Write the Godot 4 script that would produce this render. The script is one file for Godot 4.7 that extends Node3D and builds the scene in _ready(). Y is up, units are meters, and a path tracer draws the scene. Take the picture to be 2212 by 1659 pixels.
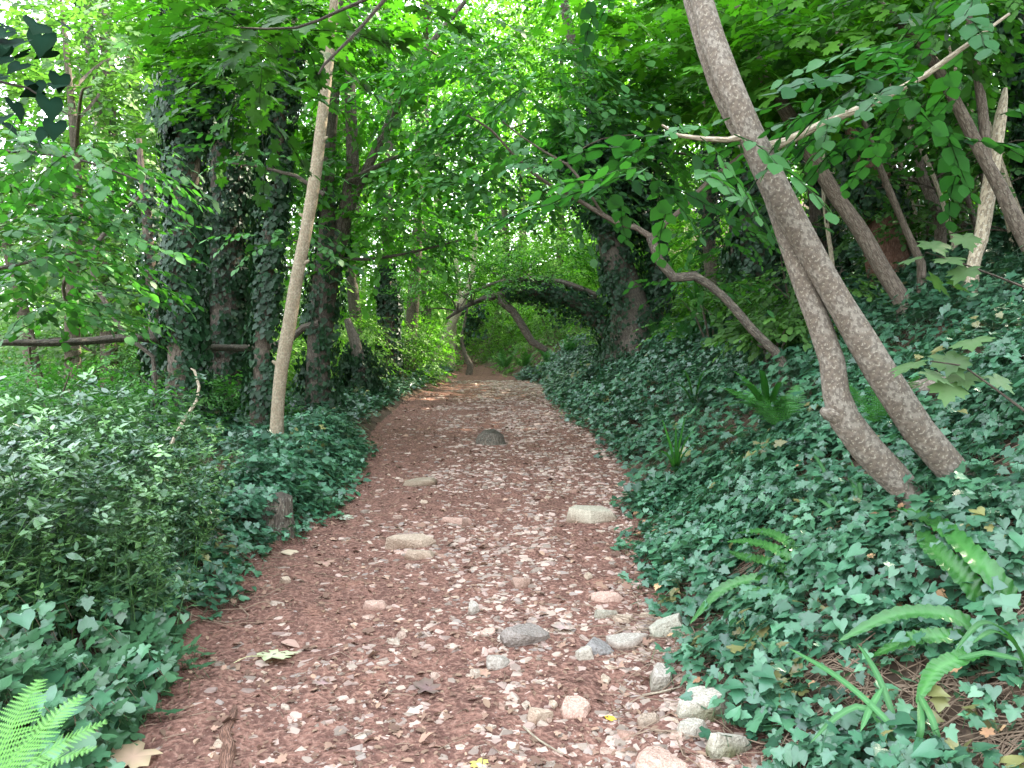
extends Node3D
# A stony red-earth woodland path between ivy banks under sycamore and hazel.

const K := 0.46293            # the measuring picture was 2212 wide; the render is 1024
const F := 770.0
const EYE := Vector3(0, 1.55, 0)
const PITCH := -0.0182

var rng := RandomNumberGenerator.new()
var cam_basis := Basis(Vector3.RIGHT, PITCH)
var nz := FastNoiseLite.new()
var nclump := FastNoiseLite.new()
var taken := {}
var M := {}
var L := {}                   # shared leaf and spray meshes

# ---------------------------------------------------------------- mesh builder
class MB:
	var v := PackedVector3Array()
	var c := PackedColorArray()
	var uv := PackedVector2Array()
	var ix := PackedInt32Array()
	func vert(p: Vector3, col := Color.WHITE, u := Vector2.ZERO) -> int:
		v.append(p); c.append(col); uv.append(u)
		return v.size() - 1
	func tri(a: int, b: int, d: int) -> void:
		ix.append(a); ix.append(b); ix.append(d)
	func quad(a: int, b: int, d: int, e: int) -> void:
		tri(a, b, d); tri(a, d, e)
	func mesh(mat: Material, flat := false) -> ArrayMesh:
		var V := v; var C := c; var U := uv; var I := ix
		if flat:
			V = PackedVector3Array(); C = PackedColorArray(); U = PackedVector2Array(); I = PackedInt32Array()
			for k in ix.size():
				V.append(v[ix[k]]); C.append(c[ix[k]]); U.append(uv[ix[k]]); I.append(k)
		var n := PackedVector3Array()
		n.resize(V.size())
		for k in range(0, I.size(), 3):
			var a := V[I[k]]
			var f := (V[I[k + 2]] - a).cross(V[I[k + 1]] - a)
			n[I[k]] += f; n[I[k + 1]] += f; n[I[k + 2]] += f
		for k in n.size():
			n[k] = n[k].normalized() if n[k].length_squared() > 1e-20 else Vector3.UP
		var arr := []
		arr.resize(Mesh.ARRAY_MAX)
		arr[Mesh.ARRAY_VERTEX] = V; arr[Mesh.ARRAY_NORMAL] = n; arr[Mesh.ARRAY_COLOR] = C; arr[Mesh.ARRAY_TEX_UV] = U; arr[Mesh.ARRAY_INDEX] = I
		var m := ArrayMesh.new()
		m.add_surface_from_arrays(Mesh.PRIMITIVE_TRIANGLES, arr)
		m.surface_set_material(0, mat)
		return m

class Scatter:
	var buf := PackedFloat32Array()
	var n := 0
	var off := Vector3.ZERO
	func add(b: Basis, o: Vector3, c: Color) -> void:
		var p := o - off
		buf.append_array(PackedFloat32Array([b.x.x, b.y.x, b.z.x, p.x, b.x.y, b.y.y, b.z.y, p.y, b.x.z, b.y.z, b.z.z, p.z, c.r, c.g, c.b, 1.0]))
		n += 1

# ---------------------------------------------------------------- naming
func numbered(called: String) -> String:
	if not taken.has(called):
		taken[called] = 0
		return called
	taken[called] += 1
	return "%s_%03d" % [called, taken[called]]

func tag(o: Node3D, label: String, category: String, group := "") -> Node3D:
	o.set_meta("label", label)
	o.set_meta("category", category)
	if group != "":
		o.set_meta("group", group)
	return o

func thing(called: String, at: Vector3, label: String, category: String, group := "") -> Node3D:
	var o := Node3D.new()
	o.name = numbered(called)
	add_child(o)
	o.position = at
	return tag(o, label, category, group)

func part(called: String, m: Mesh, parent: Node3D, pos := Vector3.ZERO, kind := "") -> MeshInstance3D:
	var o := MeshInstance3D.new()
	o.name = called if parent != self else numbered(called)
	o.mesh = m
	o.position = pos
	parent.add_child(o, true)
	if kind != "":
		o.set_meta("kind", kind)
	return o

func many(called: String, m: Mesh, s: Scatter, parent: Node3D) -> MultiMeshInstance3D:
	var mm := MultiMesh.new()
	mm.transform_format = MultiMesh.TRANSFORM_3D
	mm.use_colors = true
	mm.mesh = m
	mm.instance_count = s.n
	mm.buffer = s.buf
	var o := MultiMeshInstance3D.new()
	o.name = called if parent != self else numbered(called)
	o.multimesh = mm
	parent.add_child(o, true)
	o.set_meta("kind", "stuff")
	return o

# ---------------------------------------------------------------- the lie of the land
const PD := [0.0, 2.76, 3.3, 4.2, 5.3, 6.45, 8.2, 10.4, 14.0, 18.4, 23.4, 30.0, 40.0, 70.0]
const PL := [-1.4, -1.45, -1.4, -1.6, -1.8, -1.6, -1.75, -1.95, -2.2, -2.35, -2.2, -2.1, -3.0, -8.0]
const PR := [0.95, 0.85, 0.74, 0.8, 0.82, 0.95, 1.2, 1.3, 1.05, 0.9, 1.0, -0.7, -1.8, -6.5]

func along(t: Array, d: float) -> float:
	if d <= PD[0]:
		return t[0]
	for k in range(1, PD.size()):
		if d < PD[k]:
			var f: float = (d - PD[k - 1]) / (PD[k] - PD[k - 1])
			return lerpf(t[k - 1], t[k], f * f * (3.0 - 2.0 * f))
	return t[t.size() - 1]

func height(x: float, z: float) -> float:
	var d := -z
	var y := 0.045 * d
	if d > 24.0:
		y = 1.08 + (d - 24.0) * 0.05
	y += 0.10 * maxf(0.0, d - 46.0)
	var edge_r := along(PR, d)
	var edge_l := along(PL, d)
	var s := x - edge_r
	if s > 0.0:
		var r := 0.62 * s * s / (s + 0.22)
		if s > 2.0:
			r = 1.117 + 0.42 * (s - 2.0)
		y += minf(r, 11.0)
		y += nz.get_noise_2d(x * 14.0, z * 14.0) * 0.14 * smoothstep(0.0, 1.0, s)
	var t := edge_l - x
	if t > 0.0:
		y += 0.16 * smoothstep(0.0, 0.45, t)
		if t > 3.5:
			y -= minf(0.22 * (t - 3.5), 5.0)
		y += nz.get_noise_2d(x * 14.0, z * 14.0) * 0.12 * smoothstep(0.0, 1.0, t)
	if s <= 0.0 and t <= 0.0:
		var mid := absf((x - (edge_l + edge_r) * 0.5) / maxf(0.3, (edge_r - edge_l) * 0.5))
		y += 0.03 * mid * mid - 0.03
	y += nz.get_noise_2d(x * 45.0, z * 45.0) * 0.025
	return y

func pix(x: float, y: float, d: float) -> Vector3:      # a spot seen in the photograph, at its own distance
	return EYE + cam_basis * (Vector3((x * K - 512.0) / F, (384.0 - y * K) / F, -1.0) * d)

func ground_at(x: float, y: float) -> Vector3:
	var d := 1.2
	while d < 60.0:
		var p := pix(x, y, d)
		if p.y < height(p.x, p.z):
			var lo := d * 0.985 - 0.02
			for k in 12:
				var m := (lo + d) * 0.5
				p = pix(x, y, m)
				if p.y < height(p.x, p.z):
					d = m
				else:
					lo = m
			return pix(x, y, d)
		d = d * 1.015 + 0.02
	return pix(x, y, 60.0)

func on_ground(x: float, z: float, lift := 0.0) -> Vector3:
	return Vector3(x, height(x, z) + lift, z)

func slope_basis(x: float, z: float) -> Basis:
	var e := 0.12
	var n := Vector3(height(x - e, z) - height(x + e, z), 2.0 * e, height(x, z - e) - height(x, z + e)).normalized()
	var a := n.cross(Vector3.BACK).normalized()
	return Basis(a, n, a.cross(n))

# ---------------------------------------------------------------- tubes
func spline(p: Array, r: Array, step: float) -> Array:
	var P := PackedVector3Array()
	var R := PackedFloat32Array()
	for k in p.size() - 1:
		var a: Vector3 = p[maxi(k - 1, 0)]
		var b: Vector3 = p[k]
		var c: Vector3 = p[k + 1]
		var e: Vector3 = p[mini(k + 2, p.size() - 1)]
		var n := clampi(int(b.distance_to(c) / step), 1, 24)
		for j in n:
			var t := float(j) / n
			P.append(b.cubic_interpolate(c, a, e, t))
			R.append(lerpf(r[k], r[k + 1], t))
	P.append(p[p.size() - 1])
	R.append(r[r.size() - 1])
	return [P, R]

func tube(mb: MB, P: PackedVector3Array, R: PackedFloat32Array, sides: int, rough := 0.0, col := Color.WHITE) -> void:
	var up := Vector3.RIGHT
	var length := 0.0
	var first := -1
	for k in P.size():
		var t := (P[mini(k + 1, P.size() - 1)] - P[maxi(k - 1, 0)]).normalized()
		if k == 0 and absf(t.dot(up)) > 0.9:
			up = Vector3.BACK
		up = (up - t * up.dot(t)).normalized()
		var w := t.cross(up)
		if k > 0:
			length += P[k].distance_to(P[k - 1])
		var row := mb.v.size()
		for j in sides + 1:
			var a := TAU * (j % sides) / sides
			var out := up * cos(a) + w * sin(a)
			var rr := R[k]
			if rough > 0.0:
				var q := P[k] + out * R[k]
				rr *= 1.0 + rough * nz.get_noise_3d(q.x * 60.0, q.y * 25.0, q.z * 60.0)
			mb.vert(P[k] + out * rr, col, Vector2(float(j) / sides * maxf(1.0, roundf(TAU * R[0] / 0.5)), length / 0.5))
		if first >= 0:
			for j in sides:
				mb.quad(first + j, first + j + 1, row + j + 1, row + j)
		first = row
	var tip := mb.vert(P[P.size() - 1] + (P[P.size() - 1] - P[maxi(0, P.size() - 2)]).normalized() * R[R.size() - 1] * 0.4, col)
	for j in sides:
		mb.tri(first + j, first + j + 1, tip)

# ---------------------------------------------------------------- leaves
func fan_leaf(mb: MB, xf: Transform3D, outline: Array, centre: Vector2, fold: float, droop: float, col: Color, vein: float) -> void:
	var cv := Color(col.r * vein * 1.15, col.g * vein, col.b * vein * 1.2)
	var a := mb.vert(xf * Vector3(centre.x, 0.0, centre.y), cv)
	var ring := []
	for q: Vector2 in outline:
		var r2 := q.distance_squared_to(centre)
		var lobe := 1.0 if q.length() > 0.5 else 0.72
		ring.append(mb.vert(xf * Vector3(q.x, fold * absf(q.x) - droop * r2 + (0.04 if lobe < 1.0 else 0.0), q.y), Color(col.r * lobe, col.g * lobe, col.b * lobe) if vein > 1.01 else col))
	for k in ring.size() - 1:
		mb.tri(a, ring[k], ring[k + 1])

func mirrored(half: Array) -> Array:
	var o := []
	for p: Vector2 in half:
		o.append(p)
	for k in range(half.size() - 2, -1, -1):
		o.append(Vector2(-half[k].x, half[k].y))
	return o

func ovate(mb: MB, xf: Transform3D, width: float, fold: float, droop: float, col: Color) -> void:
	var ts := [0.0, 0.22, 0.55, 0.82, 1.0]
	var ws := [0.06, 0.85, 1.0, 0.55, 0.0]
	var mid := []; var lf := []; var rt := []
	for k in 5:
		var y := -droop * float(ts[k]) * float(ts[k])
		mid.append(mb.vert(xf * Vector3(0, y, ts[k]), Color(col.r * 1.12, col.g * 1.08, col.b * 1.1)))
		var w: float = width * 0.5 * ws[k]
		lf.append(mb.vert(xf * Vector3(-w, y + fold * w, ts[k] - 0.03), col))
		rt.append(mb.vert(xf * Vector3(w, y + fold * w, ts[k] - 0.03), col))
	for k in 4:
		if k < 3:
			mb.quad(lf[k], lf[k + 1], mid[k + 1], mid[k]); mb.quad(mid[k], mid[k + 1], rt[k + 1], rt[k])
		else:
			mb.tri(lf[k], mid[k + 1], mid[k]); mb.tri(mid[k], mid[k + 1], rt[k])

func stalk(mb: MB, a: Vector3, b: Vector3, r: float, col: Color) -> void:
	var t := (b - a).normalized()
	var u := t.cross(Vector3(0.3, 1, 0.2)).normalized() * r
	var w := t.cross(u).normalized() * r
	var q := [mb.vert(a + u, col), mb.vert(a - u * 0.5 + w, col), mb.vert(a - u * 0.5 - w, col), mb.vert(b + u * 0.7, col), mb.vert(b - u * 0.35 + w * 0.7, col), mb.vert(b - u * 0.35 - w * 0.7, col)]
	for k in 3:
		mb.quad(q[k], q[(k + 1) % 3], q[3 + (k + 1) % 3], q[3 + k])

var IVY := mirrored([Vector2(0, -0.02), Vector2(0.22, -0.2), Vector2(0.5, -0.06), Vector2(0.36, 0.2), Vector2(0.52, 0.42), Vector2(0.3, 0.5), Vector2(0.2, 0.74), Vector2(0, 1.0)])
var IVY2 := mirrored([Vector2(0, 0.0), Vector2(0.2, -0.22), Vector2(0.44, -0.2), Vector2(0.5, 0.08), Vector2(0.42, 0.34), Vector2(0.2, 0.62), Vector2(0.0, 0.98)])
var MAPLE := mirrored([Vector2(0, 0), Vector2(0.2, -0.16), Vector2(0.5, -0.18), Vector2(0.42, 0.06), Vector2(0.72, 0.3), Vector2(0.56, 0.42), Vector2(0.6, 0.6), Vector2(0.26, 0.5), Vector2(0.3, 0.78), Vector2(0.14, 0.8), Vector2(0, 1.1)])

func turned(yaw: float, pitch: float, roll: float, at: Vector3, size: float) -> Transform3D:
	return Transform3D(Basis(Vector3.UP, yaw) * Basis(Vector3.RIGHT, pitch) * Basis(Vector3.BACK, roll) * Basis.from_scale(Vector3(size, size, size)), at)

func spray(kind: String, mat: Material) -> ArrayMesh:
	var mb := MB.new()
	var wood := Color(0.5, 0.42, 0.3)
	var length := 0.6
	var n := 12
	if kind == "small":
		n = 26
	elif kind == "maple":
		n = 10
	var last := Vector3.ZERO
	for k in n:
		var t := (k + 0.6) / n
		var p := Vector3(sin(t * 9.0) * 0.02 + rng.randf_range(-0.01, 0.01), -0.12 * t * t, t * length)
		if kind == "small":
			p += Vector3(rng.randf_range(-0.16, 0.16) * (1.1 - t), rng.randf_range(-0.03, 0.03), 0)
		elif k % 2 == 1 or k == n - 1:
			stalk(mb, last, p, 0.0035, wood)
			last = p
		var side := 1.0 if k % 2 == 0 else -1.0
		var yaw := side * rng.randf_range(0.5, 1.25) * (1.15 - t) + rng.randf_range(-0.25, 0.25)
		var sh := rng.randf_range(0.78, 1.15)
		var col := Color(sh, sh * rng.randf_range(0.96, 1.04), sh)
		if kind == "maple":
			var size := rng.randf_range(0.075, 0.125)
			var q := p + Vector3(sin(yaw), rng.randf_range(-0.2, 0.3), cos(yaw)).normalized() * rng.randf_range(0.05, 0.1)
			stalk(mb, p, q, 0.0016, Color(0.9, 0.7, 0.5))
			fan_leaf(mb, turned(yaw, rng.randf_range(-0.1, 0.6), rng.randf_range(-0.35, 0.35), q, size), MAPLE, Vector2(0, 0.1), rng.randf_range(0.0, 0.2), rng.randf_range(0.05, 0.25), col, 1.0)
		elif kind == "hazel":
			ovate(mb, turned(yaw, rng.randf_range(-0.05, 0.55), rng.randf_range(-0.4, 0.4), p, rng.randf_range(0.065, 0.11)), 0.82, rng.randf_range(-0.1, 0.25), rng.randf_range(0.05, 0.25), col)
		else:
			ovate(mb, turned(yaw + rng.randf_range(-0.5, 0.5), rng.randf_range(-0.2, 0.6), rng.randf_range(-0.5, 0.5), p, rng.randf_range(0.045, 0.075)), 0.66, rng.randf_range(0.0, 0.3), rng.randf_range(0.05, 0.2), col)
	return mb.mesh(mat)

func ivy_sprig(mat: Material, n: int, size: float, spread: float, tilt: float) -> ArrayMesh:
	var mb := MB.new()
	for k in n:
		var p := Vector3(rng.randf_range(-1, 1) * spread, rng.randf_range(0.15, 1.0) * 0.09, rng.randf_range(-1, 1) * spread)
		var s := size * rng.randf_range(0.6, 1.2)
		var yaw := rng.randf_range(-PI, PI) if tilt < 0.5 else rng.randf_range(-0.9, 0.9)
		var sh := rng.randf_range(0.75, 1.15)
		stalk(mb, p + Vector3(rng.randf_range(-0.02, 0.02), -0.06, rng.randf_range(-0.03, 0.01)), p, 0.0012, Color(1.3, 1.1, 0.8))
		fan_leaf(mb, turned(yaw, rng.randf_range(-0.15, 0.6), rng.randf_range(-0.45, 0.45), p, s), IVY if rng.randf() < 0.7 else IVY2, Vector2(0, 0.12), rng.randf_range(0.0, 0.22), rng.randf_range(0.02, 0.22), Color(sh, sh, sh), 1.12)
	return mb.mesh(mat)

# ---------------------------------------------------------------- materials
func std(col: Color, rough: float, spec := 0.5) -> StandardMaterial3D:
	var m := StandardMaterial3D.new()
	m.albedo_color = col.linear_to_srgb()
	m.roughness = rough
	m.metallic_specular = spec
	return m

func leaf_mat(rough: float, spec: float, through: Color) -> StandardMaterial3D:
	var m := std(Color.WHITE, rough, spec)
	m.vertex_color_use_as_albedo = true
	m.cull_mode = BaseMaterial3D.CULL_DISABLED
	if through.g > 0.0:
		m.backlight_enabled = true
		m.backlight = through.linear_to_srgb()
	return m

func noise(kind: int, freq: float, sd: int, oct := 4) -> FastNoiseLite:
	var n := FastNoiseLite.new()
	n.noise_type = kind
	n.frequency = freq
	n.seed = sd
	n.fractal_octaves = oct
	return n

func blend_tex(size: int, layers: Array, start: Color) -> ImageTexture:      # layers: [noise image, low, high, colour, strength]
	var im := Image.create(size, size, false, Image.FORMAT_RGB8)
	for y in size:
		for x in size:
			var c := start
			for l in layers:
				var f: float = smoothstep(l[1], l[2], l[0].get_pixel(x, y).r) * l[4]
				c = c.lerp(l[3], f)
			im.set_pixel(x, y, c.linear_to_srgb())
	return ImageTexture.create_from_image(im)

func seamless(kind: int, freq: float, sd: int, size: int, oct := 4) -> Image:
	return noise(kind, freq, sd, oct).get_seamless_image(size, size)

func stretched(kind: int, freq: float, sd: int, size: int, fx: int) -> Image:   # streaks along the trunk
	var im := noise(kind, freq, sd, 4).get_seamless_image(size, size)
	var o := Image.create(size, size, false, Image.FORMAT_L8)
	for y in size:
		for x in size:
			o.set_pixel(x, y, im.get_pixel((x * fx) % size, y))
	return o

func bark(start: Color, dark: Color, pale: Color, lichen: Color, sd: int, streak: int, lichen_lo: float, relief: float, grain := 0.02, fleck := 0.045) -> StandardMaterial3D:
	var n := 256
	var fine := stretched(FastNoiseLite.TYPE_SIMPLEX, grain, sd, n, streak)
	var big := seamless(FastNoiseLite.TYPE_SIMPLEX, 0.012, sd + 1, n, 3)
	var spots := seamless(FastNoiseLite.TYPE_SIMPLEX, fleck, sd + 2, n, 3)
	var m := std(Color.WHITE, 0.85, 0.3)
	m.albedo_texture = blend_tex(n, [[big, 0.35, 0.7, pale, 0.8], [fine, 0.62, 0.3, dark, 0.75], [spots, lichen_lo, lichen_lo + 0.12, lichen, 0.8]], start)
	m.heightmap_enabled = true
	m.heightmap_scale = relief
	m.heightmap_texture = ImageTexture.create_from_image(fine)
	return m

func make_materials() -> void:
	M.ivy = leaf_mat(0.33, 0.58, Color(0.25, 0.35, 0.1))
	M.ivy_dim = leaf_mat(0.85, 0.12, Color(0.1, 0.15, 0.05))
	M.ivy_wall = leaf_mat(0.45, 0.38, Color(0.25, 0.35, 0.1))
	M.ivy_near = leaf_mat(0.34, 0.5, Color(0.25, 0.35, 0.1))
	M.leaf = leaf_mat(0.5, 0.4, Color(0.6, 0.95, 0.22))
	M.leaf_thin = leaf_mat(0.55, 0.35, Color(0.7, 1.0, 0.25))
	M.broom = leaf_mat(0.35, 0.65, Color(0.2, 0.3, 0.08))
	M.fern = leaf_mat(0.5, 0.4, Color(0.45, 0.7, 0.15))
	M.tongue = leaf_mat(0.36, 0.5, Color(0.35, 0.55, 0.1))
	M.litter = leaf_mat(0.8, 0.25, Color.BLACK)
	M.pale_leaf = leaf_mat(0.7, 0.3, Color(0.3, 0.3, 0.15))
	M.rock = leaf_mat(0.85, 0.3, Color.BLACK)
	M.vine = std(Color(0.2, 0.145, 0.1), 0.85, 0.3)
	M.bark_grey = bark(Color(0.13, 0.105, 0.08), Color(0.085, 0.07, 0.055), Color(0.2, 0.178, 0.145), Color(0.27, 0.245, 0.19), 11, 1, 0.7, 0.3, 0.05, 0.07)
	M.bark_tan = bark(Color(0.225, 0.18, 0.12), Color(0.14, 0.11, 0.075), Color(0.28, 0.235, 0.165), Color(0.16, 0.165, 0.105), 21, 1, 0.66, 0.35, 0.05, 0.05)
	M.bark_dark = bark(Color(0.095, 0.078, 0.06), Color(0.045, 0.038, 0.03), Color(0.15, 0.125, 0.095), Color(0.2, 0.22, 0.17), 31, 4, 0.72, 1.0)
	M.bark_red = bark(Color(0.2, 0.105, 0.07), Color(0.07, 0.04, 0.03), Color(0.3, 0.17, 0.12), Color(0.16, 0.14, 0.1), 41, 5, 0.95, 0.8)
	M.bark_brown = bark(Color(0.12, 0.095, 0.072), Color(0.06, 0.047, 0.036), Color(0.17, 0.14, 0.108), Color(0.2, 0.19, 0.14), 51, 3, 0.72, 0.6)
	M.bark_pale = bark(Color(0.36, 0.3, 0.21), Color(0.16, 0.13, 0.09), Color(0.45, 0.39, 0.28), Color(0.5, 0.48, 0.38), 61, 2, 0.7, 0.4)
	var n := 512
	var fine := seamless(FastNoiseLite.TYPE_SIMPLEX, 0.05, 71, n, 5)
	var mid := seamless(FastNoiseLite.TYPE_SIMPLEX, 0.012, 72, n, 4)
	var grit := seamless(FastNoiseLite.TYPE_CELLULAR, 0.09, 73, n, 2)
	var soil := std(Color.WHITE, 0.95, 0.2)
	soil.albedo_texture = blend_tex(n, [[mid, 0.35, 0.68, Color(0.19, 0.1, 0.074), 0.8], [fine, 0.55, 0.75, Color(0.27, 0.155, 0.115), 0.6], [fine, 0.42, 0.25, Color(0.08, 0.04, 0.03), 0.7], [grit, 0.2, 0.08, Color(0.38, 0.28, 0.22), 0.55]], Color(0.115, 0.06, 0.046))
	soil.uv1_triplanar = true
	soil.uv1_world_triplanar = true
	soil.uv1_scale = Vector3(0.9, 0.9, 0.9)
	soil.heightmap_enabled = true
	soil.heightmap_scale = 1.6
	soil.heightmap_texture = ImageTexture.create_from_image(fine)
	M.soil = soil
	var mould := std(Color.WHITE, 0.95, 0.2)
	mould.albedo_texture = blend_tex(256, [[seamless(FastNoiseLite.TYPE_SIMPLEX, 0.02, 81, 256), 0.4, 0.65, Color(0.1, 0.065, 0.045), 0.9], [seamless(FastNoiseLite.TYPE_SIMPLEX, 0.07, 82, 256), 0.6, 0.75, Color(0.17, 0.12, 0.08), 0.7]], Color(0.05, 0.036, 0.026))
	mould.uv1_triplanar = true
	mould.uv1_world_triplanar = true
	mould.uv1_scale = Vector3(0.7, 0.7, 0.7)
	M.mould = mould
	var st := std(Color.WHITE, 0.85, 0.3)
	st.vertex_color_use_as_albedo = true
	st.albedo_texture = blend_tex(256, [[seamless(FastNoiseLite.TYPE_SIMPLEX, 0.02, 91, 256), 0.38, 0.65, Color(1.0, 0.98, 0.94), 0.8], [seamless(FastNoiseLite.TYPE_SIMPLEX, 0.06, 92, 256), 0.6, 0.72, Color(0.55, 0.5, 0.42), 0.7], [seamless(FastNoiseLite.TYPE_SIMPLEX, 0.1, 93, 256), 0.66, 0.74, Color(0.35, 0.33, 0.29), 0.7]], Color(0.82, 0.79, 0.74))
	st.uv1_triplanar = true
	st.uv1_world_triplanar = true
	st.uv1_scale = Vector3(4, 4, 4)
	st.heightmap_enabled = true
	st.heightmap_scale = 0.8
	st.heightmap_texture = ImageTexture.create_from_image(seamless(FastNoiseLite.TYPE_SIMPLEX, 0.04, 94, 256, 5))
	M.stone = st

# ---------------------------------------------------------------- trees
# pts: [x, y, width] in the measuring picture at distance d (or [x, y, width, d])
func stem(pts: Array, d: float) -> Array:
	var P := []
	var R := []
	for q in pts:
		var dd: float = q[3] if q.size() > 3 else d
		P.append(pix(q[0], q[1], dd))
		R.append(q[2] * K * dd / F * 0.5)
	return [P, R]

func limb(called: String, parent: Node3D, pts: Array, d: float, mat: Material, sides := 10, rough := 0.12, buried := false) -> Array:
	var s := stem(pts, d)
	if buried:
		var b: Vector3 = s[0][0]
		s[0].insert(0, Vector3(b.x, minf(b.y, height(b.x, b.z)) - 0.25, b.z))
		s[1].insert(0, s[1][0] * 1.25)
	var q := spline(s[0], s[1], 0.14 if d < 9.0 else 0.3)
	var mb := MB.new()
	var P: PackedVector3Array = q[0]
	for k in P.size():
		P[k] -= parent.position
	tube(mb, P, q[1], sides, rough)
	part(called, mb.mesh(mat), parent)
	for k in P.size():
		P[k] += parent.position
	return [P, q[1]]

func tree(called: String, label: String, pts: Array, d: float, mat: Material, group := "", sides := 12) -> Array:
	var s := stem(pts, d)
	var b: Vector3 = s[0][0]
	var o := thing(called, Vector3(b.x, height(b.x, b.z), b.z), label, "tree", group)
	return [o, limb("trunk", o, pts, d, mat, sides, 0.14, true)]

func clothe(o: Node3D, path: Array, mesh: Mesh, n: int, from: float, to: float, swell: float, tint: Color, size := 1.0) -> void:   # ivy climbing a trunk
	var s := Scatter.new()
	s.off = o.position
	var P: PackedVector3Array = path[0]
	var R: PackedFloat32Array = path[1]
	var tries := 0
	while s.n < n and tries < n * 6:
		tries += 1
		var f := rng.randf_range(from, to) * (P.size() - 1)
		var k := mini(int(f), P.size() - 2)
		var a := P[k].lerp(P[k + 1], f - k)
		var t := (P[k + 1] - P[k]).normalized()
		var u := t.cross(Vector3(0.2, 0.1, 1)).normalized()
		var w := t.cross(u)
		var ang := rng.randf() * TAU
		var out := u * cos(ang) + w * sin(ang)
		var q := a + out * R[k]
		var cl := nclump.get_noise_3d(q.x * 30.0, q.y * 16.0, q.z * 30.0)
		if cl < rng.randf_range(-0.55, 0.1):
			continue
		var r := R[k] * rng.randf_range(0.95, 1.05) + swell * rng.randf() * clampf(0.5 + cl, 0.2, 1.0)
		var down := (Vector3.DOWN + out * rng.randf_range(0.1, 0.8) + u * rng.randf_range(-0.4, 0.4)).normalized()
		var y := (out + Vector3.UP * 0.35).normalized()
		var x := y.cross(down).normalized()
		var sc := size * rng.randf_range(0.75, 1.25)
		s.add(Basis(x, y, x.cross(y)) * Basis.from_scale(Vector3(sc, sc, sc)), a + out * r, tint * rng.randf_range(0.7, 1.3))
	many("ivy", mesh, s, o)

func foliage(o: Node3D, called: String, mesh: Mesh, blobs: Array, a: Color, b: Color, size := 1.0, tilt := 0.3, thr := -0.15) -> void:
	# blobs: [centre, radii, number of sprays]
	var s := Scatter.new()
	s.off = o.position
	for bl in blobs:
		var c: Vector3 = bl[0]
		var r: Vector3 = bl[1]
		var n: int = bl[2]
		var made := 0
		var tries := 0
		while made < n and tries < n * 8:
			tries += 1
			var q := Vector3(rng.randfn(), rng.randfn(), rng.randfn()).normalized() * pow(rng.randf(), 0.42)
			var p := c + q * r
			if nclump.get_noise_3d(p.x * 9.0, p.y * 16.0, p.z * 9.0) < thr + rng.randf_range(-0.12, 0.12):
				continue
			if p.y < height(p.x, p.z) + 0.1:
				continue
			var yaw := atan2(q.x * r.x, q.z * r.z) + rng.randf_range(-1.1, 1.1)
			var sc := size * rng.randf_range(0.75, 1.3)
			var bs := Basis(Vector3.UP, yaw) * Basis(Vector3.RIGHT, rng.randfn() * tilt + 0.12) * Basis(Vector3.BACK, rng.randfn() * tilt)
			s.add(bs * Basis.from_scale(Vector3(sc, sc, sc)), p, a.lerp(b, rng.randf()) * rng.randf_range(0.62, 1.3))
			made += 1
	many(called, mesh, s, o)

func at(x: float, y: float, d: float, rx: float, ry: float, rz: float, n: int) -> Array:
	return [pix(x, y, d), Vector3(rx, ry, rz), n]

func twigs(o: Node3D, from: Array, n: int, reach: float, mat: Material, lo := 0.3, hi := 0.98, r0 := 0.012) -> void:   # fine bare branches springing from a limb
	var mb := MB.new()
	var P: PackedVector3Array = from[0]
	for k in n:
		var a := P[int(rng.randf_range(lo, hi) * (P.size() - 1))]
		var dir := Vector3(rng.randfn(), rng.randf_range(-0.1, 0.9), rng.randfn()).normalized()
		var l := reach * rng.randf_range(0.5, 1.2)
		var pts := [a, a + dir * l * 0.4 + Vector3(0, 0.05, 0) * l, a + dir * l * 0.75 + Vector3(rng.randfn(), rng.randfn(), rng.randfn()) * 0.06 * l, a + dir * l + Vector3(rng.randfn(), rng.randfn() - 0.5, rng.randfn()) * 0.1 * l]
		var q := spline(pts, [r0, r0 * 0.75, r0 * 0.5, r0 * 0.2], 0.2)
		var W: PackedVector3Array = q[0]
		for j in W.size():
			W[j] -= o.position
		tube(mb, W, q[1], 4)
	part("twigs", mb.mesh(mat), o, Vector3.ZERO, "stuff")


# ---------------------------------------------------------------- plants
func broom_stem(mat: Material) -> ArrayMesh:      # a stiff upright stem with side shoots of small pointed leaves
	var mb := MB.new()
	var g := Color(0.7, 0.85, 0.5)
	var prev := Vector3.ZERO
	var bend := Vector3(rng.randf_range(-0.15, 0.15), 0, rng.randf_range(-0.15, 0.15))
	for k in range(1, 9):
		var t := k / 8.0
		var p := Vector3(0, t * 0.8, 0) + bend * t * t
		stalk(mb, prev, p, 0.004 * (1.15 - t), g)
		if t > 0.2:
			for j in 3:
				var ang := rng.randf() * TAU
				var out := Vector3(cos(ang), rng.randf_range(0.4, 0.9), sin(ang)).normalized()
				var l := rng.randf_range(0.08, 0.2) * (1.3 - t)
				var e := p + out * l
				stalk(mb, p, e, 0.0018, g)
				for i in 5:
					var f := (i + 1) / 5.0
					var sh := rng.randf_range(0.7, 1.2)
					ovate(mb, turned(rng.randf() * TAU, rng.randf_range(-0.7, 0.5), rng.randf_range(-0.5, 0.5), p.lerp(e, f), rng.randf_range(0.028, 0.05)), 0.46, rng.randf_range(0.0, 0.4), 0.0, Color(sh, sh, sh))
		prev = p
	return mb.mesh(mat)

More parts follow.
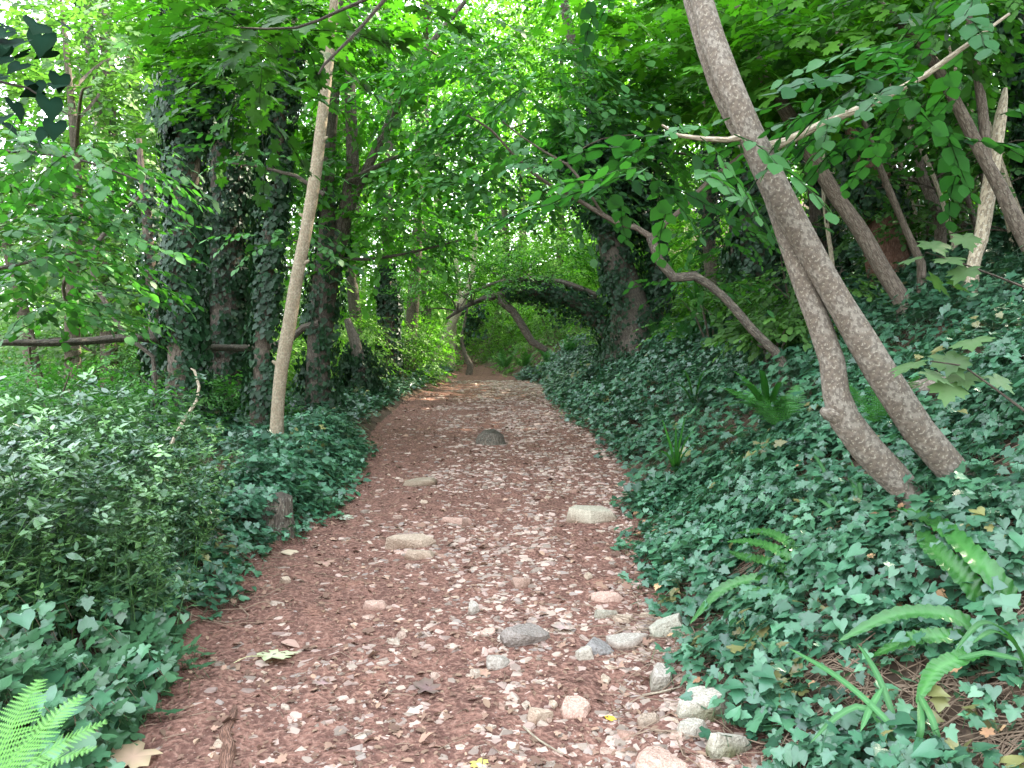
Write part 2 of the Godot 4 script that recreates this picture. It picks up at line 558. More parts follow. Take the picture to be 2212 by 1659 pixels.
func frond_mesh(mat: Material, length: float, width: float, droop: float, pairs: int, teeth: int) -> ArrayMesh:   # a feathered fern frond along +z
	var mb := MB.new()
	var prev := Vector3.ZERO
	var rib := Color(1.6, 1.25, 0.8)
	for k in pairs:
		var t := (k + 1.0) / pairs
		var p := Vector3(0, length * (0.45 * t - droop * t * t), length * t)
		stalk(mb, prev, p, 0.0035 * (1.15 - t), rib)
		var env := sin(clampf(0.12 + t * 0.9, 0.0, 1.0) * PI * 0.93) if t > 0.16 else 0.0
		env = pow(maxf(env, 0.0), 0.8)
		for side in [-1.0, 1.0]:
			var l: float = width * env * rng.randf_range(0.92, 1.05)
			if l < 0.006:
				continue
			var dirv := Vector3(side, -0.12 + rng.randf_range(-0.12, 0.12), 0.38).normalized()
			var fwd := (p - prev).normalized()
			var pw := length / pairs * 0.95
			var sh := rng.randf_range(0.85, 1.12)
			var col := Color(sh, sh, sh)
			for i in teeth:
				var f0 := float(i) / teeth
				var f1 := (i + 1.0) / teeth
				var w0 := pw * (1.0 - f0 * 0.85)
				var a := mb.vert(p + dirv * l * f0, col)
				var b := mb.vert(p + dirv * l * f1, col)
				var q := mb.vert(p + dirv * l * (f0 * 0.45 + f1 * 0.55) + fwd * w0 - Vector3(0, 0.15 * w0, 0), col * 0.9)
				var r := mb.vert(p + dirv * l * (f0 * 0.45 + f1 * 0.55) - fwd * w0 * 0.85 - Vector3(0, 0.15 * w0, 0), col * 0.9)
				mb.tri(a, q, b); mb.tri(a, b, r)
		prev = p
	return mb.mesh(mat)

func fern(called: String, label: String, base: Vector3, fronds: Array, tint: Color, group := "") -> void:   # fronds: [yaw, lift, length]
	var o := thing(called, base, label, "fern", group)
	for f in fronds:
		var m := leaf_mat(0.5, 0.4, Color(0.45, 0.7, 0.15))
		m.vertex_color_use_as_albedo = true
		m.albedo_color = (tint * rng.randf_range(0.85, 1.15)).linear_to_srgb()
		var fr := part("frond", L.frond[rng.randi() % L.frond.size()], o, Vector3.ZERO)
		fr.material_override = m
		fr.basis = Basis(Vector3.UP, f[0]) * Basis(Vector3.RIGHT, -f[1]) * Basis.from_scale(Vector3.ONE * f[2])

func ribbon(mb: MB, pts: Array, w: float, wave: float, fold: float, col: Color, edge: Color, blunt := 0.3) -> void:   # a strap leaf along a curve
	var q := spline(pts, [1.0, 1.0, 1.0, 1.0].slice(0, pts.size()) if pts.size() <= 4 else range(pts.size()), 0.006 if wave > 0.0 else 0.03)
	var P: PackedVector3Array = q[0]
	var last := -1
	for k in P.size():
		var t := float(k) / (P.size() - 1)
		var d := (P[mini(k + 1, P.size() - 1)] - P[maxi(k - 1, 0)]).normalized()
		var x := d.cross(Vector3(-0.3, 0.75, 0.6)).normalized()
		var n := x.cross(d).normalized()
		var ww := w * minf(1.0, pow(maxf(1.0 - t, 0.0) / blunt, 0.7)) * lerpf(0.3, 1.0, smoothstep(0.0, 0.16, t))
		var up := wave * sin(t * 105.0 + rng.randf() * 0.6) * ww
		var a := mb.vert(P[k] - x * ww * (1.0 + wave * 0.3 * sin(t * 47.0)) + n * (fold * ww + up), edge)
		var a2 := mb.vert(P[k] - x * ww * 0.45 + n * (fold * ww * 0.7 - up * 0.5), col)
		var m := mb.vert(P[k], Color(col.r * 1.5, col.g * 1.3, col.b * 1.4))
		var b2 := mb.vert(P[k] + x * ww * 0.45 + n * (fold * ww * 0.7 + up * 0.5), col)
		mb.vert(P[k] + x * ww * (1.0 + wave * 0.3 * sin(t * 53.0 + 1.0)) + n * (fold * ww - up), edge)
		if last >= 0:
			for j in 4:
				mb.quad(last + j, last + j + 1, a + j + 1, a + j)
		last = a

func strap_plant(called: String, label: String, category: String, base: Vector3, leaves: Array, w: float, wave: float, mat: Material, col: Color, piece: String, group := "") -> void:
	# leaves: [tip in the measuring picture x, y, distance, arch]
	var o := thing(called, base, label, category, group)
	for f in leaves:
		var mb := MB.new()
		var c := col * rng.randf_range(0.85, 1.15)
		if f[0] is Array:
			var pts := []
			for j in f.size():
				pts.append(lifted(f[j][0], f[j][1], (float(f[j][2]) if f[j].size() > 2 else 0.08) + (0.15 if float(f[j][2]) > 0.065 else 0.0)) - base)
			while pts.size() < 4:
				pts.insert(1, (pts[0] + pts[1]) * 0.5)
			ribbon(mb, pts, w, wave, 0.3, c, c * 0.85, 0.35)
			part(piece, mb.mesh(mat), o)
			continue
		var tip: Vector3 = pix(f[0], f[1], f[2]) - base
		var arch: float = f[3]
		var a := Vector3(tip.x * 0.06, -0.03, tip.z * 0.06)
		ribbon(mb, [a, tip * 0.33 + Vector3(0, arch * 0.8, 0), tip * 0.7 + Vector3(0, arch, 0), tip], w, wave, 0.35, c, c * 0.85, 0.5)
		part(piece, mb.mesh(mat), o)

func lifted(x: float, y: float, off: float) -> Vector3:      # a spot a little above the ground seen there
	var g := ground_at(x, y)
	return g.lerp(EYE, off / g.distance_to(EYE))

func chip_mesh(mat: Material, sides: int, h: float, dirty := false, dirt := Color(0.42, 0.3, 0.26)) -> ArrayMesh:      # an angular flake of stone
	var mb := MB.new()
	var lo := []; var hi := []; var md := []
	var tx := rng.randf_range(-0.35, 0.35)
	var tz := rng.randf_range(-0.35, 0.35)
	var st := rng.randf_range(0.5, 0.95)
	for k in sides:
		var a := TAU * (k + rng.randf_range(-0.42, 0.42)) / sides
		var r := rng.randf_range(0.62, 1.08)
		var p := Vector3(cos(a) * r, 0, sin(a) * r * st)
		var q := rng.randf_range(0.66, 0.94)
		lo.append(mb.vert(p * 0.95 + Vector3(0, -h, 0), dirt if dirty else Color.WHITE))
		md.append(mb.vert(p + Vector3(0, rng.randf_range(-0.1, 0.4) * h, 0), (Color.WHITE.lerp(dirt, 0.35 if rng.randf() < 0.6 else 0.8) if dirty else Color.WHITE)))
		hi.append(mb.vert(p * q + Vector3(0, h * (1.0 + tx * p.x + tz * p.z), 0)))
	var top := mb.vert(Vector3(0, h * rng.randf_range(0.98, 1.12), 0))
	for k in sides:
		var n := (k + 1) % sides
		mb.quad(lo[k], md[k], md[n], lo[n]); mb.quad(md[k], hi[k], hi[n], md[n])
		mb.tri(hi[k], top, hi[n])
	return mb.mesh(mat, true)

func rock_mesh(mat: Material, s: Vector3, rings: int, sides: int, cuts: int, smooth := false) -> ArrayMesh:
	var planes := []
	for k in cuts:
		planes.append([Vector3(rng.randfn(), rng.randfn(), rng.randfn()).normalized(), rng.randf_range(0.5, 0.9)])
	planes.append([Vector3(rng.randf_range(-0.2, 0.2), 1, rng.randf_range(-0.2, 0.2)).normalized(), rng.randf_range(0.38, 0.6)])
	var mb := MB.new()
	var sh := rng.randf_range(0.9, 1.08)
	for i in rings + 1:
		for j in sides:
			var th := PI * i / rings
			var ph := TAU * (j + 0.5 * (i % 2)) / sides
			var dv := Vector3(sin(th) * cos(ph), cos(th), sin(th) * sin(ph))
			var r := 1.0
			for p in planes:
				var k: float = dv.dot(p[0])
				if k > 0.05:
					r = minf(r, p[1] / k)
			r *= 1.0 + 0.05 * nclump.get_noise_3d(dv.x * 40.0 + sh * 90.0, dv.y * 40.0, dv.z * 40.0)
			var dirt := clampf((0.05 - dv.y * r + 0.3 * nclump.get_noise_3d(dv.x * 25.0 + 7.0, dv.z * 25.0, sh * 50.0)) * 2.2, 0.0, 1.0)
			mb.vert(dv * r * s, Color(sh, sh, sh).lerp(Color(0.42, 0.3, 0.26), dirt * 0.8))
	for i in rings:
		for j in sides:
			var a := i * sides + j
			var b := i * sides + (j + 1) % sides
			var c := (i + 1) * sides + j
			var e := (i + 1) * sides + (j + 1) % sides
			if i % 2 == 0:
				mb.tri(a, b, c); mb.tri(b, e, c)
			else:
				mb.tri(a, b, e); mb.tri(a, e, c)
	return mb.mesh(mat, not smooth)

func stone_thing(label: String, x: float, y: float, w: float, h: float, col: Color, turn := 0.0, group := "") -> Node3D:
	var g := ground_at(x, y + h * 0.3)
	var d := -(cam_basis.inverse() * (g - EYE)).z
	var sc := K * d / F
	var o := thing("stone", g, label, "stone", group)
	var m: StandardMaterial3D = M.stone.duplicate()
	m.albedo_color = col.linear_to_srgb()
	var round_one := label.contains("round") or label.contains("boulder") or label.contains("lumpy") or label.contains("crumbly")
	var rm := rock_mesh(m, Vector3(w * sc * 0.62, h * sc * 0.9, w * sc * 0.5), 16, 22, 9) if round_one else chip_mesh(m, 7, 1.0, true, Color(0.2, 0.22, 0.07) if label.contains("moss") else Color(0.42, 0.3, 0.26))
	var r := part("rock", rm, o, Vector3(0, h * sc * (0.0 if round_one else 0.06), 0))
	if not round_one:
		r.scale = Vector3(w * sc * 0.64, h * sc * 0.45, w * sc * 0.6)
	r.rotation = Vector3(rng.randfn() * 0.12, turn, rng.randfn() * 0.12)
	return o

func bgtree(called: String, label: String, group: String, x: float, d: float, h: float, r: float, mat: Material, mesh: Mesh, a: Color, b: Color, n: int, low: float, wide: float, size := 1.0, ivy := 0) -> Node3D:
	var base := on_ground(x, -d)
	var o := thing(called, base, label, "tree", group)
	var lean := Vector3(rng.randf_range(-0.12, 0.12), 1, rng.randf_range(-0.08, 0.08)) * h
	var pts := [Vector3(0, -0.3, 0), lean * 0.25 + Vector3(rng.randfn() * 0.15, 0, 0), lean * 0.55 + Vector3(rng.randfn() * 0.25, 0, 0), lean * 0.95]
	var q := spline(pts, [r * 1.2, r * 0.85, r * 0.6, r * 0.15], 0.5)
	var mb := MB.new()
	tube(mb, q[0], q[1], 8, 0.1)
	part("trunk", mb.mesh(mat), o)
	var W: PackedVector3Array = q[0]
	for k in W.size():
		W[k] += base
	if ivy > 0:
		clothe(o, [W, q[1]], L.ivy_wall[0], ivy, 0.02, 0.7, 0.25, Color(0.022, 0.06, 0.026), 1.3)
	twigs(o, [W, q[1]], 9, wide * 0.8, mat, 0.2, 0.9, r * 0.28)
	var blobs := []
	for k in 3:
		var f := lerpf(low, 0.95, (k + 0.5) / 3.0)
		blobs.append([base + lean * f + Vector3(rng.randfn(), rng.randfn() * 0.4, rng.randfn()) * wide * 0.25, Vector3(wide * (1.1 - 0.35 * f), h * (0.95 - low) * 0.28, wide * (1.1 - 0.35 * f)), n / 3])
	foliage(o, "crown", mesh, blobs, a, b, size)
	return o

func shrub(called: String, label: String, group: String, c: Vector3, r: Vector3, n: int, mesh: Mesh, a: Color, b: Color, size := 1.0, stems := 6, mat: Material = null) -> void:
	var base := on_ground(c.x, c.z)
	var o := thing(called, base, label, "shrub", group)
	var mb := MB.new()
	for k in stems:
		var e := c + Vector3(rng.randf_range(-0.8, 0.8) * r.x, rng.randf_range(0.0, 0.8) * r.y, rng.randf_range(-0.8, 0.8) * r.z) - base
		var q := spline([Vector3(e.x * 0.12, -0.1, e.z * 0.12), e * 0.45 + Vector3(rng.randfn() * 0.1, 0.15, 0), e], [0.022, 0.015, 0.006], 0.25)
		tube(mb, q[0], q[1], 5)
	part("stem", mb.mesh(mat if mat else M.bark_brown), o, Vector3.ZERO, "stuff")
	foliage(o, "leafage", mesh, [[c, r, n]], a, b, size)

func carpet(called: String, label: String, base: Vector3, meshes: Array, d0: float, d1: float, count: int, side: float, s0: float, s1: float, tint_a: Color, tint_b: Color, size: float, lift: float, bare := 0.0) -> Node3D:
	# ivy lying over a bank: side 1 right of the path, -1 left; s from the path's edge
	var o := thing(called, base, label, "ivy")
	var sc := []
	for m in meshes:
		var s := Scatter.new()
		s.off = base
		sc.append(s)
	var made := 0
	var tries := 0
	while made < count and tries < count * 5:
		tries += 1
		var d := lerpf(d0, d1, pow(rng.randf(), 0.8))
		var s := lerpf(s0, s1, rng.randf())
		var x := (along(PR, d) + s) if side > 0.0 else (along(PL, d) - s)
		var z := -d
		var cl := nclump.get_noise_2d(x * 22.0, z * 22.0)
		if s < 0.25 + 0.35 * cl and rng.randf() > smoothstep(s0 - 0.05, 0.3, s):
			continue
		if side > 0.0 and d < 3.0 and s < 1.5 and s > 0.2 and cl < 0.05 and rng.randf() < 0.72:
			continue
		if cl < bare - 0.45 + rng.randf_range(-0.1, 0.1):
			continue
		var y := height(x, z) + lift * rng.randf() * clampf(0.6 + cl, 0.15, 1.2) * smoothstep(s0 - 0.1, s0 + 0.4, s)
		var k := rng.randi() % meshes.size()
		var q := size * rng.randf_range(0.75, 1.2)
		sc[k].add(slope_basis(x, z) * Basis(Vector3.UP, rng.randf() * TAU) * Basis(Vector3.RIGHT, rng.randfn() * 0.15) * Basis.from_scale(Vector3(q, q, q)), Vector3(x, y, z), (tint_a.lerp(tint_b, rng.randf()) if rng.randf() > 0.02 else Color(0.17, 0.17, 0.06)) * rng.randf_range(0.65, 1.3))
		made += 1
	for k in meshes.size():
		many("leafage", meshes[k], sc[k], o)
	return o

func vines(parent: Node3D, n: int, side: float, d0: float, d1: float, s0: float, s1: float) -> void:
	var mb := MB.new()
	for k in n:
		var d := rng.randf_range(d0, d1)
		var s := rng.randf_range(s0, s1)
		var x := (along(PR, d) + s) if side > 0.0 else (along(PL, d) - s)
		var p := Vector3(x, 0, -d)
		var ang := rng.randf() * TAU
		var pts := []
		for j in 6:
			pts.append(on_ground(p.x, p.z, rng.randf_range(0.005, 0.035)) - parent.position)
			ang += rng.randfn() * 0.4
			p += Vector3(cos(ang), 0, sin(ang)) * 0.11
		var r := rng.randf_range(0.0015, 0.0035)
		var q := spline(pts, [r, r, r, r, r, r * 0.5], 0.06)
		tube(mb, q[0], q[1], 3)
	part("vine", mb.mesh(M.vine), parent, Vector3.ZERO, "stuff")

func leaf_on_path(label: String, kind: String, x: float, y: float, w: float, col: Color, yaw: float, curl: float, lift := 0.012, tail := 0.0) -> void:
	var g := ground_at(x, y)
	var d := -(cam_basis.inverse() * (g - EYE)).z
	var size := w * K * d / F / (1.25 if kind == "maple" else 1.0)
	var o := thing("fallen_leaf", g + Vector3(0, lift, 0), label, "leaf")
	var mb := MB.new()
	if kind == "maple":
		fan_leaf(mb, turned(yaw, 0.05, rng.randf_range(-0.1, 0.1), Vector3.ZERO, size), MAPLE, Vector2(0, 0.25), curl, curl * 0.6, col, 1.1)
	else:
		ovate(mb, turned(yaw, 0.1, 0.1, Vector3.ZERO, size), 0.6, curl, 0.1, col)
	part("blade", mb.mesh(M.pale_leaf), o)
	if tail > 0.0:
		var mb2 := MB.new()
		var b := Basis(Vector3.UP, yaw)
		var q := spline([Vector3(0, 0.004, 0), b * Vector3(0.02, 0.012, -tail * 0.5), b * Vector3(-0.01, 0.004, -tail)], [0.0022, 0.0018, 0.0022], 0.02)
		tube(mb2, q[0], q[1], 4)
		var m := std(Color(0.42, 0.4, 0.2), 0.7)
		part("stalk", mb2.mesh(m), o)

# ---------------------------------------------------------------- the scene
func _ready() -> void:
	rng.seed = 4711
	nz = noise(FastNoiseLite.TYPE_SIMPLEX, 0.03, 5, 3)
	nclump = noise(FastNoiseLite.TYPE_SIMPLEX, 0.05, 9, 3)
	var cam := Camera3D.new()
	cam.name = "camera"
	cam.fov = rad_to_deg(2.0 * atan(384.0 / F))
	cam.near = 0.05
	cam.far = 400.0
	cam.position = EYE
	cam.basis = cam_basis
	add_child(cam)
	cam.current = true
	var env := Environment.new()
	env.background_mode = Environment.BG_SKY
	var sky := Sky.new()
	var sm := ProceduralSkyMaterial.new()
	sm.sky_top_color = Color(0.86, 0.9, 0.96)
	sm.sky_horizon_color = Color(0.98, 0.98, 0.98)
	sm.sky_curve = 0.2
	sm.ground_bottom_color = Color(0.2, 0.22, 0.15)
	sm.ground_horizon_color = Color(0.5, 0.55, 0.5)
	sky.sky_material = sm
	env.sky = sky
	env.background_energy_multiplier = 1.0
	env.tonemap_mode = Environment.TONE_MAPPER_LINEAR
	env.tonemap_exposure = 7.8
	env.sdfgi_enabled = true
	env.ssao_enabled = true
	env.ssil_enabled = true
	var we := WorldEnvironment.new()
	we.name = "surroundings"
	we.environment = env
	add_child(we)
	var sun := DirectionalLight3D.new()
	sun.name = "sun"
	sun.light_energy = 1.3
	sun.light_color = Color(1.0, 0.95, 0.86)
	sun.light_angular_distance = 0.6
	sun.shadow_enabled = true
	sun.basis = Basis.looking_at(Vector3(-0.75, -1.0, 0.55).normalized(), Vector3.UP)
	add_child(sun)
	make_materials()

	# shared leaf meshes
	L.hazel = []; L.maple = []; L.small = []; L.ivy_wall = []; L.ivy_floor = []; L.broom = []; L.frond = []
	for k in 4:
		L.hazel.append(spray("hazel", M.leaf))
		L.maple.append(spray("maple", M.leaf_thin))
		L.small.append(spray("small", M.leaf))
	for k in 3:
		L.ivy_wall.append(ivy_sprig(M.ivy_wall, 7, 0.075, 0.11, 1.0))
		L.ivy_floor.append(ivy_sprig(M.ivy, 6, 0.062, 0.1, 0.0))
		L.broom.append(broom_stem(M.broom))
		L.frond.append(frond_mesh(null, 1.0, 0.2, 0.35, 26, 9))
	build_land()
	build_trees()
	build_background()
	build_bank_plants()
	build_path_things()

func build_land() -> void:
	# the whole hillside, coarse far away; it dips a little under the path sheet
	var xs := []
	var zs := []
	var v := -70.0
	while v < 70.0:
		xs.append(v)
		v += 0.14 if absf(v) < 6.0 else (0.5 if absf(v) < 20.0 else 3.0)
	v = 8.0
	while v > -110.0:
		zs.append(v)
		v -= 0.14 if v > -12.0 and v < 0.0 else (0.4 if v > -34.0 else 3.0)
	var mb := MB.new()
	for z in zs:
		for x in xs:
			var inside := minf(float(x) - along(PL, -z), along(PR, -z) - float(x))
			mb.vert(Vector3(x, height(x, z) - 0.12 * smoothstep(-0.2, 0.15, inside), z))
	for j in zs.size() - 1:
		for i in xs.size() - 1:
			var a: int = j * xs.size() + i
			mb.quad(a, a + 1, a + 1 + xs.size(), a + xs.size())
	part("ground", mb.mesh(M.mould), self).set_meta("kind", "structure")
	mb = MB.new()
	var nx := 70
	var d := 0.0
	var rows := 0
	while d < 46.0:
		var l := along(PL, d) - 0.32
		var r := along(PR, d) + 0.3
		for i in nx + 1:
			var f := float(i) / nx
			var x := lerpf(l, r, f)
			var e := minf(f, 1.0 - f)
			mb.vert(Vector3(x, height(x, -d) + 0.008 - 0.14 * (1.0 - smoothstep(0.0, 0.06, e)) + nclump.get_noise_2d(x * 130.0, d * 130.0) * 0.008, -d))
		rows += 1
		d += 0.05 if d < 7.0 else (0.12 if d < 16.0 else 0.4)
	for j in rows - 1:
		for i in nx:
			var a := j * (nx + 1) + i
			mb.quad(a, a + 1, a + nx + 2, a + nx + 1)
	path = part("path", mb.mesh(M.soil), self)
	path.set_meta("kind", "structure")

var path: MeshInstance3D

func build_trees() -> void:
	var ivy_c := Color(0.018, 0.056, 0.022)
	# --- twin stems on the right bank
	var a := tree("sycamore", "twin grey-brown stems with pale lichen spots leaning from the right ivy bank", [[2105, 1075, 67], [2050, 1010, 67], [1985, 930, 65], [1900, 800, 62], [1822, 670, 59], [1752, 545, 58], [1685, 425, 57], [1632, 310, 55], [1582, 195, 52], [1540, 85, 48, 4.0], [1508, -30, 45, 4.1], [1470, -200, 40, 4.3], [1400, -500, 33, 4.8], [1330, -900, 21, 5.5]], 3.9, M.bark_grey, "", 22)
	var o: Node3D = a[0]
	limb("trunk", o, [[1965, 1065, 64], [1925, 1025, 65], [1872, 970, 65], [1824, 905, 64], [1806, 850, 55], [1797, 780, 52], [1770, 700, 52], [1738, 615, 50], [1706, 520, 48], [1672, 425, 45, 4.06], [1630, 335, 41, 4.15], [1590, 265, 41, 4.15], [1555, 190, 40, 4.12], [1528, 110, 40, 4.12], [1496, 0, 38, 4.2], [1450, -200, 33, 4.4], [1380, -500, 22, 5.0]], 3.98, M.bark_grey, 20, 0.14, true)
	limb("knot", o, [[1812, 900, 40], [1786, 892, 30], [1774, 886, 14]], 3.96, M.bark_grey, 10)
	var br := limb("branch", o, [[1660, 318, 26], [1700, 305, 20], [1780, 266, 17], [1900, 216, 15], [2000, 162, 13], [2090, 96, 10], [2180, 30, 6]], 3.95, M.bark_pale, 8)
	limb("branch", o, [[1610, 294, 18], [1570, 302, 13], [1520, 300, 11], [1465, 292, 8], [1430, 270, 5]], 3.9, M.bark_pale, 7)
	foliage(o, "leafage", L.hazel[0], [at(1950, 240, 3.9, 0.75, 0.18, 0.5, 26), at(1450, 330, 3.9, 0.35, 0.15, 0.4, 12), at(1380, -420, 5.0, 2.2, 0.9, 2.0, 60), at(1330, 370, 4.3, 0.22, 0.1, 0.2, 4), at(2050, 110, 4.4, 0.6, 0.3, 0.5, 18)], Color(0.03, 0.11, 0.04), Color(0.06, 0.18, 0.05), 1.0, 0.25, -0.6)
	# --- crooked small tree with a fork behind the twin stems
	a = tree("crooked_tree", "crooked thin tree whose bent trunk forks low in front of the ivied centre tree", [[1690, 785, 21], [1625, 712, 19], [1562, 640, 19], [1500, 596, 20], [1455, 600, 22], [1422, 560, 21], [1406, 512, 21]], 8.6, M.bark_dark)
	o = a[0]
	limb("limb", o, [[1406, 512, 14], [1375, 492, 12], [1330, 480, 11], [1262, 440, 10], [1192, 402, 8, 8.2], [1150, 372, 8, 8.0], [1105, 330, 6, 7.8], [1060, 280, 6, 7.6], [1010, 250, 3, 7.4]], 8.6, M.bark_brown, 8)
	limb("limb", o, [[1406, 512, 13], [1440, 480, 11], [1470, 455, 11], [1530, 392, 10], [1590, 345, 9], [1640, 300, 7]], 8.6, M.bark_brown, 8)
	limb("branch", o, [[1300, 460, 6, 8.5], [1265, 405, 6], [1225, 355, 6], [1180, 330, 5], [1120, 290, 3], [1085, 262, 3]], 8.3, M.bark_brown, 6)
	limb("branch", o, [[1225, 355, 5], [1245, 330, 3], [1300, 300, 3], [1380, 290, 3]], 8.3, M.bark_brown, 6)
	foliage(o, "leafage", L.hazel[1], [at(1130, 200, 8.6, 1.8, 0.6, 0.7, 150), at(1350, 300, 9.2, 1.2, 0.4, 0.5, 60), at(1200, 430, 9.3, 1.1, 0.3, 0.5, 34), at(1040, 390, 8.8, 1.0, 0.4, 0.6, 46), at(1500, 610, 9.4, 0.6, 0.15, 0.4, 10), at(1570, 480, 9.6, 0.6, 0.4, 0.4, 26), at(1180, 360, 7.7, 0.7, 0.15, 0.3, 9)], Color(0.05, 0.17, 0.05), Color(0.09, 0.26, 0.06), 1.0, 0.25, -0.35)
	# --- right hillside
	a = tree("leaning_tree", "smooth brown trunk leaning left just behind the twin stems", [[1955, 668, 37], [1918, 600, 35], [1862, 505, 34], [1792, 402, 32], [1705, 252, 29], [1640, 145, 27], [1580, 5, 24], [1530, -180, 21], [1460, -500, 14]], 8.8, M.bark_brown)
	foliage(a[0], "crown", L.maple[0], [at(1640, 120, 8.6, 1.6, 0.7, 1.4, 260), at(1560, -250, 9.0, 2.6, 1.4, 2.2, 120)], Color(0.06, 0.2, 0.025), Color(0.12, 0.32, 0.03), 1.0)
	a = tree("red_trunk_tree", "thick reddish fissured trunk with ivy round its top on the right hillside", [[1935, 650, 96], [1915, 560, 84], [1896, 450, 78], [1872, 330, 74], [1850, 180, 72], [1835, 0, 68], [1820, -250, 60]], 12.5, M.bark_red, "", 16)
	clothe(a[0], a[1], L.ivy_wall[0], 1300, 0.22, 1.0, 0.25, ivy_c, 1.0)
	twigs(a[0], a[1], 14, 1.6, M.bark_pale, 0.25, 0.7, 0.018)
	foliage(a[0], "crown", L.hazel[2], [at(1830, 60, 12.0, 2.2, 1.2, 1.8, 360), at(1850, -300, 12.5, 3.0, 2.2, 2.6, 180)], Color(0.05, 0.15, 0.025), Color(0.1, 0.26, 0.03))
	a = tree("slanting_tree", "dark slanting trunk running down to the right edge of the hillside", [[2290, 640, 32], [2220, 530, 29], [2160, 405, 29], [2120, 332, 27], [2070, 232, 24], [2000, 112, 21], [1890, 0, 19], [1760, -120, 14]], 7.6, M.bark_brown)
	limb("branch", a[0], [[2130, 345, 26], [2125, 260, 22], [2110, 150, 18], [2090, 20, 14]], 7.6, M.bark_brown, 8)
	foliage(a[0], "crown", L.hazel[3], [at(1980, 30, 7.4, 1.6, 0.6, 1.2, 150)], Color(0.04, 0.12, 0.03), Color(0.07, 0.2, 0.03))
	a = tree("dead_snag", "tan dead snag with a broken pointed top near the right edge", [[2100, 580, 26], [2118, 520, 28], [2130, 450, 30], [2148, 340, 28], [2162, 250, 24], [2172, 190, 8]], 7.9, M.bark_pale)
	a = tree("thin_tree", "thin dark trunk between the red trunk and the tan snag", [[2030, 470, 22], [2000, 400, 20], [1975, 310, 18], [1950, 190, 15], [1942, 60, 12], [1930, -150, 9]], 11.5, M.bark_brown)
	twigs(a[0], a[1], 22, 1.6, M.bark_brown, 0.1, 0.9, 0.014)
	a = tree("slender_tree", "slender dark trunk slanting beside the red trunk's right flank", [[1990, 570, 18], [1950, 480, 14], [1900, 360, 13], [1868, 270, 11], [1820, 120, 10], [1790, -50, 8]], 9.6, M.bark_brown)
	a = tree("ivied_tree", "dark trunk wrapped in ivy at the top right corner", [[2330, 480, 120], [2290, 250, 120], [2260, 60, 120], [2235, -150, 110]], 9.5, M.bark_dark)
	clothe(a[0], a[1], L.ivy_wall[1], 1300, 0.0, 1.0, 0.4, ivy_c * 0.8, 1.1)
	a = tree("ivied_tree", "dark ivy-smothered trunk right behind the twin stems' middle", [[1640, 640, 80], [1640, 540, 76], [1636, 420, 72], [1640, 300, 64], [1650, 100, 56], [1660, -150, 46]], 13.5, M.bark_dark)
	clothe(a[0], a[1], L.ivy_wall[2], 1500, 0.0, 0.95, 0.4, ivy_c * 0.9, 1.1)
	foliage(a[0], "crown", L.hazel[0], [at(1600, 60, 13.0, 2.4, 1.8, 2.0, 420)], Color(0.05, 0.16, 0.03), Color(0.1, 0.28, 0.03))
	for t in [[2240, 560, 2110, 150, 9.4, 15], [2190, 540, 2040, 60, 10.2, 12], [2110, 500, 1985, 160, 12.0, 14], [2060, 520, 1900, 100, 11.0, 11], [2150, 470, 2050, 200, 13.0, 16], [2080, 455, 1960, 180, 13.5, 12], [2210, 470, 2150, 60, 11.5, 12], [1990, 520, 1880, 200, 14.0, 14], [1760, 560, 1700, 120, 14.0, 14], [1800, 590, 1752, 200, 11.0, 10], [2020, 430, 2035, 20, 14.5, 14], [2180, 420, 2090, 40, 14.0, 13]]:
		a = tree("pole_tree", "thin bare pole leaning among others in the dim thicket on the right hillside", [[t[0], t[1], t[5]], [lerpf(t[0], t[2], 0.4) + rng.randf_range(-14, 14), lerpf(t[1], t[3], 0.4), t[5] * 0.85], [lerpf(t[0], t[2], 0.75) + rng.randf_range(-14, 14), lerpf(t[1], t[3], 0.75), t[5] * 0.7], [t[2], t[3], t[5] * 0.5]], t[4], M.bark_brown if rng.randf() < 0.7 else M.bark_pale, "thin poles on the right hillside", 6)
		twigs(a[0], a[1], 5, 1.0, M.bark_brown, 0.2, 0.95, 0.012)
		foliage(a[0], "leafage", L.hazel[rng.randi() % 4], [at(t[2], t[3] + 60, t[4], 0.9, 0.5, 0.9, 40), at((t[0] + t[2]) * 0.5, (t[1] + t[3]) * 0.5, t[4], 0.8, 0.6, 0.8, 22)], Color(0.035, 0.1, 0.03), Color(0.07, 0.19, 0.035))
	# --- centre
	a = tree("ivied_tree", "broad ivied tree standing where the path bends, two stems from one base", [[1375, 755, 120], [1368, 690, 92], [1346, 610, 66], [1322, 520, 64], [1312, 430, 58], [1325, 330, 46], [1305, 240, 36], [1250, 130, 26], [1218, 0, 20], [1200, -200, 14]], 17.5, M.bark_dark, "", 14)
	o = a[0]
	clothe(o, a[1], L.ivy_wall[0], 1300, 0.0, 0.62, 0.2, ivy_c * 0.9, 1.0)
	a = [o, limb("trunk", o, [[1400, 740, 60], [1415, 660, 38], [1418, 560, 32], [1400, 460, 28], [1380, 380, 22]], 17.6, M.bark_dark, 9, 0.1, true)]
	clothe(o, a[1], L.ivy_wall[1], 500, 0.0, 1.0, 0.2, ivy_c, 1.1)
	foliage(o, "ivy_crown", L.ivy_wall[1], [at(1340, 390, 17.4, 1.3, 1.4, 1.2, 1300), at(1260, 330, 17.2, 1.0, 0.8, 0.9, 400)], ivy_c * 0.9, ivy_c * 1.5, 1.2, 0.6, -0.1)
	foliage(o, "crown", L.small[0], [at(1280, 130, 17.0, 3.0, 1.8, 2.4, 520), at(1230, -180, 17.5, 4.0, 2.6, 3.2, 260)], Color(0.06, 0.18, 0.03), Color(0.12, 0.3, 0.03), 1.2)
